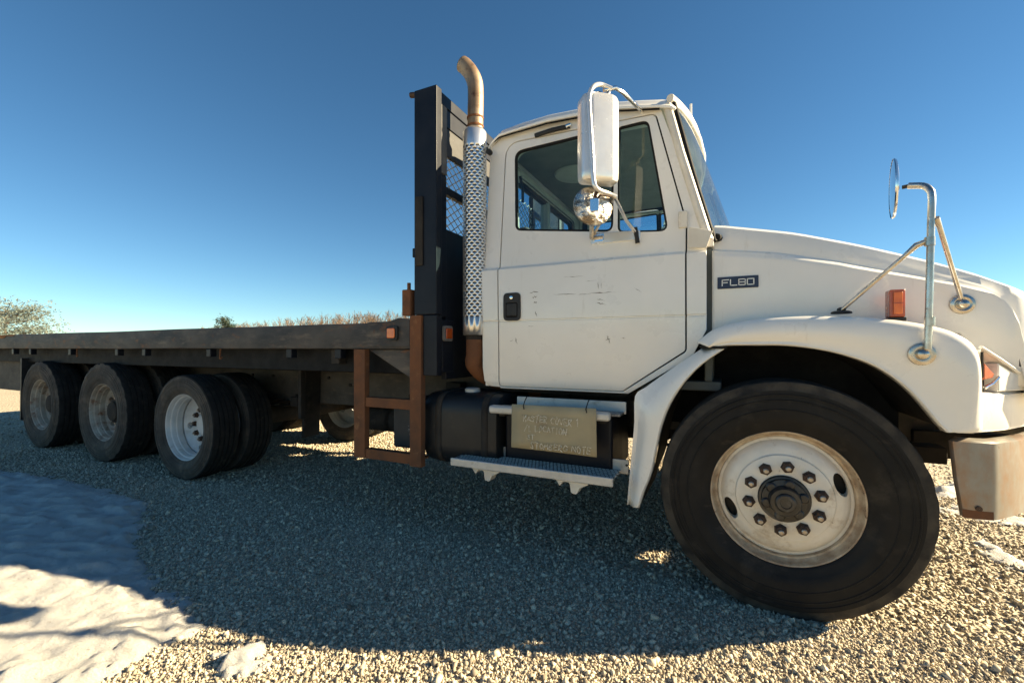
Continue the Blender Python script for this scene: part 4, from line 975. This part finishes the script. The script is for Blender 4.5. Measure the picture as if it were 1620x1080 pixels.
hmc(tubeo('pole_sleeve', [P(1470, 505, my), pb], .0095, 'old_chrome', None, 10))
for py in (382, 508): q = P(1471, py, my); hmc(latheo('clamp', [(.012, -.018), (.017, -.017), (.017, .017), (.012, .018)], 'old_chrome', None, 14, axis='Z', c=tuple(q)))
b1 = P(1332, 490, .13); hmc(tubeo('brace', [P(1468, 381, my), P(1450, 388, my+.02), P(1432, 404, my+.03), b1], [.010, .012, .0085, .0085], 'old_chrome', None, 10))
b2_ = P(1521, 474, .215); hmc(tubeo('brace', [P(1480, 345, my), P(1486, 358, my+.02), b2_], [.013, .009, .0085], 'old_chrome', None, 10))
def dish(c, r, nrm, nm='foot', mat='old_chrome'):
    bm = bmesh.new(); lathe(bm, [(r, .0), (r*.96, -.008), (r*.7, -.012), (r*.45, -.009), (r*.40, -.022), (r*.2, -.028), (.001, -.029)], 24)
    qn = Vector(nrm).to_track_quat('-Y', 'Z').to_matrix(); bmesh.ops.rotate(bm, verts=bm.verts, cent=(0,0,0), matrix=qn); bmesh.ops.translate(bm, verts=bm.verts, vec=c)
    return hmc(bmobj(nm, bm, mat, None))
dish(P(1458, 560, .006), .045, (0, -1, 0)); dish(P(1522, 481, .222), .042, (0, -1, 0)); dish(P(1331, 496, .14), .040, (0, 0, 1), mat='black_plastic')
mc = P(1414, 299, my+.07)
bm = bmesh.new(); lathe(bm, [(.001, -.014), (.05, -.013), (.09, -.009), (.118, -.004), (.122, .002), (.119, .006)], 36)
qn = Vector((.985, -.17, 0)).to_track_quat('-Y', 'Z').to_matrix(); bmesh.ops.rotate(bm, verts=bm.verts, cent=(0,0,0), matrix=qn); bmesh.ops.translate(bm, verts=bm.verts, vec=mc); hmc(bmobj('mirror_shell', bm, 'chrome', None))
bm = bmesh.new(); lathe(bm, [(.119, .004), (.09, .007), (.05, .009), (.001, .010)], 36); bmesh.ops.rotate(bm, verts=bm.verts, cent=(0,0,0), matrix=qn); bmesh.ops.translate(bm, verts=bm.verts, vec=mc); hmc(bmobj('mirror_face', bm, 'mirror_glass', None))
hmc(tubeo('stem', [mc+Vector((.025, -.008, 0)), arm_end+Vector((.01, 0, 0))], .008, 'black_plastic', None, 8))

# ---- badge -------------------------------------------------------------
a, c = P(1135, 439, YS-.004), P(1200, 454, YS-.004)
bd = prism('badge', rpoly([(a.x, c.z), (c.x, c.z), (c.x, a.z), (a.x, a.z)], .004), YS-.0065, YS-.0005, 'blue_badge', hood, .0015)
STROKES = {'F': [[(0,0),(0,1),(1,1)],[(0,.52),(.8,.52)]], 'L': [[(0,1),(0,0),(1,0)]], '8': [[(0,0),(1,0),(1,.5),(0,.5),(0,0)],[(0,.5),(0,1),(1,1),(1,.5)]], '0': [[(0,0),(1,0),(1,1),(0,1),(0,0)]],
 'M': [[(0,0),(.1,1),(.5,.4),(.9,1),(1,0)]], 'A': [[(0,0),(.5,1),(1,0)],[(.2,.4),(.8,.4)]], 'S': [[(1,.9),(.4,1),(0,.75),(.9,.35),(.7,0),(0,.1)]], 'T': [[(0,1),(1,1)],[(.5,1),(.5,0)]], 'E': [[(1,1),(0,1),(0,0),(1,0)],[(0,.5),(.8,.5)]],
 'R': [[(0,0),(0,1),(.9,.9),(.9,.6),(0,.5),(1,0)]], 'C': [[(1,.9),(.4,1),(0,.5),(.4,0),(1,.1)]], 'O': [[(.5,1),(0,.6),(.2,0),(.8,0),(1,.6),(.5,1)]], 'D': [[(0,0),(0,1),(.8,.8),(.9,.3),(0,0)]], 'I': [[(.5,0),(.5,1)]], 'N': [[(0,0),(0,1),(1,0),(1,1)]],
 'G': [[(1,.9),(.4,1),(0,.5),(.4,0),(1,.2),(1,.5),(.6,.5)]], 'B': [[(0,0),(0,1),(.8,.85),(.7,.55),(0,.5),(.9,.3),(.8,0),(0,0)]], '1': [[(.2,.8),(.5,1),(.5,0)]], '/': [[(0,0),(.8,1)]], 'U': [[(0,1),(0,.2),(.5,0),(1,.2),(1,1)]], 'V': [[(0,1),(.5,0),(1,1)]]}
def write(bm, text, u0, z0, w, h, gap, sw, y, slant=0, jit=0, slope=0, rn=random.Random(3)):
    u = u0
    for chh in text:
        if chh != ' ':
            for stt in STROKES[chh]:
                pts = [(u+(p[0]+slant*p[1])*w+rn.uniform(-jit, jit)*w, z0+slope*(u-u0)+p[1]*h+rn.uniform(-jit, jit)*h) for p in stt]
                for (xa, za), (xb, zb2) in zip(pts, pts[1:]):
                    d = Vector((xb-xa, zb2-za)); L = d.length or 1e-6; nn = Vector((-d.y, d.x))/L*sw*.5; e = d/L*sw*.45
                    q = [bm.verts.new((px_, y, pz_)) for px_, pz_ in ((xa-e.x+nn.x, za-e.y+nn.y), (xb+e.x+nn.x, zb2+e.y+nn.y), (xb+e.x-nn.x, zb2+e.y-nn.y), (xa-e.x-nn.x, za-e.y-nn.y))]
                    bm.faces.new(q)
            y -= .00001
        u += w*(1+gap)
bm = bmesh.new(); wd = c.x-a.x; ht = a.z-c.z
write(bm, 'FL80', a.x+wd*.12, c.z+ht*.26, wd*.155, ht*.48, .32, .0048, YS-.0072)
bmobj('lettering', bm, 'badge_white', bd, smooth=None)

# ---- tank, steps ----------------------------------------------------------
tk = prism('fuel_tank', [(0, 0)]*3, 0, 1, 'tank_paint', T) if False else None
bm = bmesh.new(); sec = rpoly([(.06, .43), (.60, .43), (.60, .89), (.06, .89)], .13, 8); rows = []
for X, k in ((-1.785, .90), (-1.775, .965), (-1.75, .99), (-1.72, 1), (-1.5, 1), (-1.27, 1), (-1.245, .97), (-1.235, .9)):
    rows.append([bm.verts.new((X, .33+(p[0]-.33)*k, .66+(p[1]-.66)*k)) for p in sec])
for a, b in zip(rows, rows[1:]):
    for k in range(len(sec)): bm.faces.new((a[k], a[(k+1)%len(sec)], b[(k+1)%len(sec)], b[k]))
bm.faces.new(rows[0]); bm.faces.new(rows[-1][::-1]); tk = bmobj('fuel_tank', bm, 'tank_paint', T, smooth=40)
for X in (-1.66, -1.32):
    bm = bmesh.new(); s2 = [(.33+(p[0]-.33)*1.014, .66+(p[1]-.66)*1.016) for p in sec]
    r1 = [bm.verts.new((X-.022, *p)) for p in s2]; r2 = [bm.verts.new((X+.022, *p)) for p in s2]
    for k in range(len(sec)): bm.faces.new((r1[k], r1[(k+1)%len(sec)], r2[(k+1)%len(sec)], r2[k]))
    o = bmobj('tank_strap', bm, 'chassis', tk, smooth=40); o.modifiers.new('solid', 'SOLIDIFY').thickness = .004
latheo('filler_cap', [(.050, .0), (.050, .022), (.040, .030), (.001, .031)], 'aluminium', tk, 20, axis='Z', c=(-1.50, .22, .885))
ft = mirror(tk)
mirror(boxo('tool_box', (-1.22, .13, .47), (-.56, .60, .79), 'black_paint', T, .02))
boxo('battery_box', (-2.17, .22, .46), (-1.87, .72, .80), 'primer', T, .02)
boxo('battery_box_mount', (-2.04, .70, .62), (-1.9, .79, .9), 'chassis', T)
# lower step
sx0, sx1 = -1.495, -.515; sz = .468
ls = boxo('lower_step', (sx0, -.050, sz), (sx1, -.035, sz+.047), 'aluminium', T, .006); ls['label'] = 'lower aluminium cab step with tread plate'
tp_ = boxo('tread_plate', (sx0+.004, -.0345, sz+.030), (sx1-.002, .148, sz+.041), 'tread_plate', ls, .002)
boxo('kick_plate', (sx0+.02, .149, sz+.02), (sx1+.04, .162, sz+.098), 'aluminium', ls, .004)
bm = bmesh.new(); rn = random.Random(4)
for i in range(44):
    for j in range(6):
        X = sx0+.03+i*.0218+(j % 2)*.011; Y = -.02+j*.028; a_ = .7 if (i+j) % 2 else -.7
        dx, dy = .009*math.cos(a_), .009*math.sin(a_)
        box(bm, (X-.008, Y-.0022, sz+.0405), (X+.008, Y+.0022, sz+.0445))
cl = bmobj('tread_cleats', bm, 'aluminium', ls, smooth=None); cl['kind'] = 'stuff'
for i in range(9): X = sx0+.09+i*.115; latheo('rivet', [(.007, 0), (.005, -.004), (.001, -.005)], 'chassis', ls, 8, c=(X, .1488, sz+.07))
for X in (P(770, 750, .03).x, P(905, 775, .03).x):
    bm = bmesh.new(); cube_poly(bm, rpoly([(X-.085, sz+.028), (X-.085, sz-.012), (X-.06, sz-.05), (X-.045, sz-.02), (X-.005, sz-.02), (X+.002, sz-.075), (X+.035, sz-.08), (X+.05, sz-.045), (X+.10, sz-.02), (X+.10, sz+.028)], .012, 3), .0, .07); bmobj('step_bracket', bm, 'cardboard' if False else 'white_dirty', ls, bev=.006)
    tubeo('hanger', [(X, .06, sz), (X, .25, sz-.02), (X, .5, .60)], .02, 'chassis', ls, 8)
# upper step
us = boxo('upper_step', (-1.262, .0, .790), (-.545, .055, .838), 'aluminium', T, .016, 3); us['label'] = 'upper aluminium cab step bar'
boxo('step_ledge', (-1.25, .0555, .812), (-.50, .16, .826), 'tread_plate', us, .003); boxo('step_flange', (-1.15, .1605, .812), (-.49, .172, .880), 'aluminium', us, .004)
for X in (-1.2, -.6): boxo('step_strut', (X-.02, .056, .77), (X+.02, .30, .808), 'chassis', us, .004)
mirror(us); mirror(ls)

# ---- door mirror ------------------------------------------------------------
dm = empty('door_mirror', (-.55, 0, 1.75)); setp(dm, T); dm['label'] = 'tall chrome side mirror with round spot mirror on a tubular bracket'
def dmc(o): o.parent = dm; o.matrix_parent_inverse = Matrix.Translation(-dm.location); return o
MY = -.10
mcx = P(947, 225, MY); zt_m, zb_m = P(947, 155, MY).z, P(947, 291, MY).z
nrm = Vector((.62, -.78, 0)).normalized(); tan = Vector((nrm.y, -nrm.x, 0))   # shell faces forward and outward
bm = bmesh.new(); sec = []
w_ = .100; dp = .058
prof2 = rpoly([(-w_, .03), (-w_*.98, -dp*.55), (-w_*.55, -dp), (w_*.55, -dp), (w_*.98, -dp*.55), (w_, .03)], [0, .03, .03, .03, .03, 0], 4)
rows = []
for z_, k in ((zb_m, .80), (zb_m+.006, .92), (zb_m+.02, .985), (zb_m+.05, 1), (zt_m-.05, 1), (zt_m-.02, .985), (zt_m-.006, .92), (zt_m, .80)):
    rows.append([bm.verts.new(Vector((mcx.x, mcx.y, z_)) - tan*(u*k) - nrm*(v_*k if v_ < 0 else v_)) for u, v_ in prof2])
for a, b in zip(rows, rows[1:]):
    for k in range(len(prof2)): bm.faces.new((a[k], a[(k+1)%len(prof2)], b[(k+1)%len(prof2)], b[k]))
bm.faces.new(rows[0]); bm.faces.new(rows[-1][::-1]); dmc(bmobj('mirror_housing', bm, 'mirror_shell', None, smooth=35))
bm = bmesh.new(); vv = [bm.verts.new(Vector((mcx.x, mcx.y, z_)) + tan*u - nrm*.0312) for u, z_ in rpoly([(-w_*.93, zb_m+.01), (w_*.93, zb_m+.01), (w_*.93, zt_m-.01), (-w_*.93, zt_m-.01)], .02)]; bm.faces.new(vv); dmc(bmobj('mirror_face', bm, 'mirror_glass', None))
# tube frame
fy = MY-.085
t0 = P(958, 137, MY+.02)
dmc(tubeo('mirror_loop', [P(968, 141, MY+.03), P(950, 134, MY), P(938, 138, fy+.01), P(932, 155, fy), P(934, 200, fy), P(937, 250, fy), P(939, 285, fy), P(945, 299, fy+.01), P(962, 306, MY), P(975, 312, MY+.03)], .0115, 'mirror_shell', None, 10, sm=4))
top_mount = SP(1016, 177); tmv = Vector((top_mount[0], ycab(0, top_mount[1])-.004, top_mount[1]))
dmc(tubeo('upper_arm', [P(955, 143, MY+.01), P(974, 139, MY+.05), P(985, 146, MY+.09), tmv], [.009, .011, .0105, .0105], 'chrome', None, 10))
dmc(tubeo('upper_clamp', [P(950, 147, MY), P(946, 156, MY)], .014, 'black_plastic', None, 8))
dmc(tubeo('upper_clamp', [P(963, 146, MY+.02), P(955, 158, MY)], .010, 'old_chrome', None, 8))
lp = Vector(P(972, 311, MY+.03)); d1 = SP(940, 372); d2 = SP(1009, 385)
dmc(tubeo('lower_arm', [lp, (d1[0], ycab(0, d1[1])-.012, d1[1])], .0085, 'old_chrome', None, 8))
dmc(tubeo('lower_arm', [lp, lp*.5+Vector((d2[0], ycab(0, d2[1])-.01, d2[1]))*.5, (d2[0]-.01, ycab(0, d2[1])-.012, d2[1]+.06)], .009, 'chrome', None, 8))
dmc(tubeo('arm_boot', [(d2[0]-.012, ycab(0, d2[1])-.016, d2[1]+.085), (d2[0]-.004, ycab(0, d2[1])-.012, d2[1]+.03), (d2[0], ycab(0, d2[1])-.006, d2[1])], [.013, .011, .013], 'black_plastic', None, 8))
e0, e1 = SP(936, 370), SP(1013, 379); yq = ycab(0, e0[1])
dmc(prism('base_plate', rpoly([(e0[0], e1[1]), (e1[0], e1[1]), (e1[0], e0[1]-.012), (e0[0], e0[1])], .008), yq-.012, yq-.001, 'mirror_shell', None, .003))
dmc(prism('base_reflector', rpoly([(e0[0]+.02, e1[1]+.008), (e0[0]+.075, e1[1]+.008), (e0[0]+.075, e0[1]-.008), (e0[0]+.02, e0[1]-.008)], .006), yq-.018, yq-.0125, 'chrome', None, .003))
dmc(tubeo('base_post', [(d1[0]-.01, yq-.02, d1[1]-.02), P(936, 345, MY+.1)], .012, 'old_chrome', None, 8))
# round spot mirror seen from behind
sc_ = P(938, 326, MY-.01); bm = bmesh.new(); lathe(bm, [(.001, -.026), (.045, -.024), (.080, -.017), (.100, -.004), (.102, .006), (.098, .010), (.001, .012)], 32)
qn = Vector((.55, -.80, .12)).to_track_quat('-Y', 'Z').to_matrix(); bmesh.ops.rotate(bm, verts=bm.verts, cent=(0,0,0), matrix=qn); bmesh.ops.translate(bm, verts=bm.verts, vec=sc_); dmc(bmobj('spot_mirror', bm, 'mottled_chrome', None))
dmc(tubeo('spot_stem', [sc_+Vector((.02, -.035, .03)), P(945, 300, MY-.06)], .009, 'nut_rust', None, 8))
dmc(tubeo('spot_stem', [sc_+Vector((.02, -.045, -.005)), sc_+Vector((.05, -.055, .03)), lp], .006, 'nut_rust', None, 8))
dmc(boxo('spot_bracket', tuple(sc_+Vector((.0, -.055, -.045))), tuple(sc_+Vector((.045, -.047, .02))), 'chrome', None, .003))
# far-side mirror, seen through the cab
fm = empty('door_mirror', (-.55, 2.44, 1.75)); setp(fm, T)
for ch in list(dm.children):
    n_ = mirror(ch); n_.parent = fm; n_.matrix_parent_inverse = Matrix.Translation(-fm.location)

# ================================================================== SMALL THINGS
# cardboard-like notice hung from the upper step
s0, s1, s2_, s3 = P(810, 639, -.014), P(943, 646, -.014), P(944, 723, -.014), P(809, 707, -.014)
bm = bmesh.new(); nx, nz = 8, 5; rows = []
for j in range(nz+1):
    for_row = []
    for i in range(nx+1):
        u, v_ = i/nx, j/nz; p = (s3*(1-u)+s2_*u)*(1-v_) + (s0*(1-u)+s1*u)*v_
        for_row.append(bm.verts.new((p.x, -.014+.006*math.sin(u*3)*(1-v_)-.004*noise.noise((u*3, v_*3, 1)), p.z)))
    rows.append(for_row)
for a, b in zip(rows, rows[1:]):
    for i in range(nx): bm.faces.new((a[i], a[i+1], b[i+1], b[i]))
sg = bmobj('hanging_notice', bm, 'cardboard', None, smooth=60); sg.modifiers.new('solid', 'SOLIDIFY').thickness = .004; sg.modifiers['solid'].offset = 0
tag(sg, 'tan board with chalk handwriting wired to the cab step', 'notice board')
W_ = s1.x-s0.x; rn = random.Random(11)
for (tx, u, z_, hh, ww_) in (('MASTER COVER 1', .15, .765, .034, .0175), ('/L LOCATION', .17, .715, .030, .0165), ('ST', .20, .668, .022, .017), ('STOMBERG NOTE', .24, .622, .032, .0195)):
    uu = s0.x+W_*u
    for wd_ in tx.split(' '):
        bm = bmesh.new(); write(bm, wd_, uu, z_+rn.uniform(-.004, .004), ww_, hh, .42, .0036, -.022, .12, .15, rn.uniform(-.04, .04), rn)
        bmobj('chalk_word', bm, 'chalk', sg, smooth=None); uu += (len(wd_)+.7)*ww_*1.42
for u in (.16, .90):
    p = s0*(1-u)+s1*u
    tubeo('wire_tie', [(p.x, -.020, p.z-.025), (p.x-.004, -.022, p.z-.005), (p.x+.004, -.010, p.z+.03), (p.x+.006, .01, p.z+.045)], .0028, 'seal', sg, 6)

# ================================================================== BACKGROUND
def conifer(name, base, h, wid, mat, label, seed, low=.25, dens=1.0, flat=.55, grp=None):
    rn = random.Random(seed); root = empty(name, base); tag(root, label, 'tree', grp)
    base = Vector(base)
    bm = bmesh.new(); tube(bm, [base, base+Vector((.05*h*.2, 0, h*.5)), base+Vector((0, 0, h))], [h*.03, h*.02, h*.004], 8)
    lv = bmesh.new()
    nb = int(46*dens)
    for i in range(nb):
        f = low + (1-low)*(i+rn.random())/nb; a = rn.uniform(0, 6.28); L = wid*.5*(math.sin(math.pi*min(1, (1-f)*.72+.20))**.8)*rn.uniform(.6, 1.12)
        p0 = base+Vector((0, 0, h*f*.93)); p1 = p0+Vector((math.cos(a)*L, math.sin(a)*L, L*rn.uniform(.05, .45)))
        tube(bm, [p0, p0*.5+p1*.5+Vector((0,0,-.04*L)), p1], [h*.008, h*.005, h*.002], 5)
        for k in range(int(34*dens)):
            s = rn.uniform(.3, 1.06); c = p0+(p1-p0)*s+Vector((rn.gauss(0, .13*wid*.4), rn.gauss(0, .13*wid*.4), rn.gauss(0, .05*h)))
            for q in range(4):
                d = Vector((rn.gauss(0,1), rn.gauss(0,1), rn.gauss(.3,.7))).normalized()*h*rn.uniform(.02, .05); sd_ = d.cross(Vector((rn.gauss(0,1), rn.gauss(0,1), rn.gauss(0,1)))).normalized()*d.length*.22
                lv.faces.new([lv.verts.new(c-sd_), lv.verts.new(c+sd_), lv.verts.new(c+d)])
    bmobj('trunk', bm, 'bark', root); bmobj('crown', lv, mat, root, smooth=None, fix=False)
conifer('pine_tree', FAR(8, 52), 6.0, 9.4, 'needles_pale', 'broad pale green pine rising behind the rear end of the truck deck', 3, .20, 1.5)
conifer('pine_tree', FAR(-95, 58), 7.4, 9.0, 'needles_pale', 'second pale pine standing beyond the broad pale pine', 5, .25, 1.2)
conifer('small_pine', FAR(355, 120), 9.6, 6.2, 'needles_dark', 'small dark pine poking above the black deck near bare woods', 8, .35, .9)
def bare_wood(name, px0, px1, Zr, hf, n, seed, label):
    rn = random.Random(seed); bm = bmesh.new()
    for i in range(n):
        px = rn.uniform(px0, px1); Z = rn.uniform(*Zr); b = FAR(px, Z, -.3); h = hf(px)*rn.uniform(.72, 1.12)*Z/150
        lean = Vector((rn.gauss(0, .05), rn.gauss(0, .05), 1))
        top = b + lean*h
        tube(bm, [b, b+lean*h*.5, top], [h*.014, h*.009, .02], 3, caps=False)
        for k in range(34):
            f = rn.uniform(.25, .95); p = b+lean*h*f; a = rn.uniform(0, 6.28); L = h*rn.uniform(.12, .30)*(1.15-f*.6)
            q = p+Vector((math.cos(a)*L*.6, math.sin(a)*L*.6, L*.8)); tube(bm, [p, q], [.05, .02], 3, caps=False)
            for m_ in range(5):
                s = rn.uniform(.3, 1); r0 = p+(q-p)*s; a2 = a+rn.uniform(-1.2, 1.2); l2 = L*rn.uniform(.25, .5)
                r1 = r0+Vector((math.cos(a2)*l2*.6, math.sin(a2)*l2*.6, l2*.85)); sdv = Vector((-math.sin(a2), math.cos(a2), 0))*.03
                bm.faces.new([bm.verts.new(r0-sdv), bm.verts.new(r0+sdv), bm.verts.new(r1)])
    o = bmobj(name, bm, 'twig', None, smooth=None, fix=False); o['kind'] = 'stuff'; o['label'] = label; o['category'] = 'woods'
wh = lambda px: interp([(-300, 4.5), (250, 5.6), (330, 8.0), (400, 9.2), (470, 11.0), (560, 12.0), (640, 12.6), (760, 12), (1000, 10), (1700, 15)], px)
bare_wood('bare_woods', 280, 800, (130, 165), wh, 620, 2, 'far leafless brown woods above the black truck deck')
bare_wood('distant_brush', -300, 300, (125, 160), wh, 300, 4, 'low far brush line beyond the rear wheels')
bare_wood('distant_brush', 800, 1800, (130, 165), wh, 560, 6, 'leafless far woods behind the white hood')
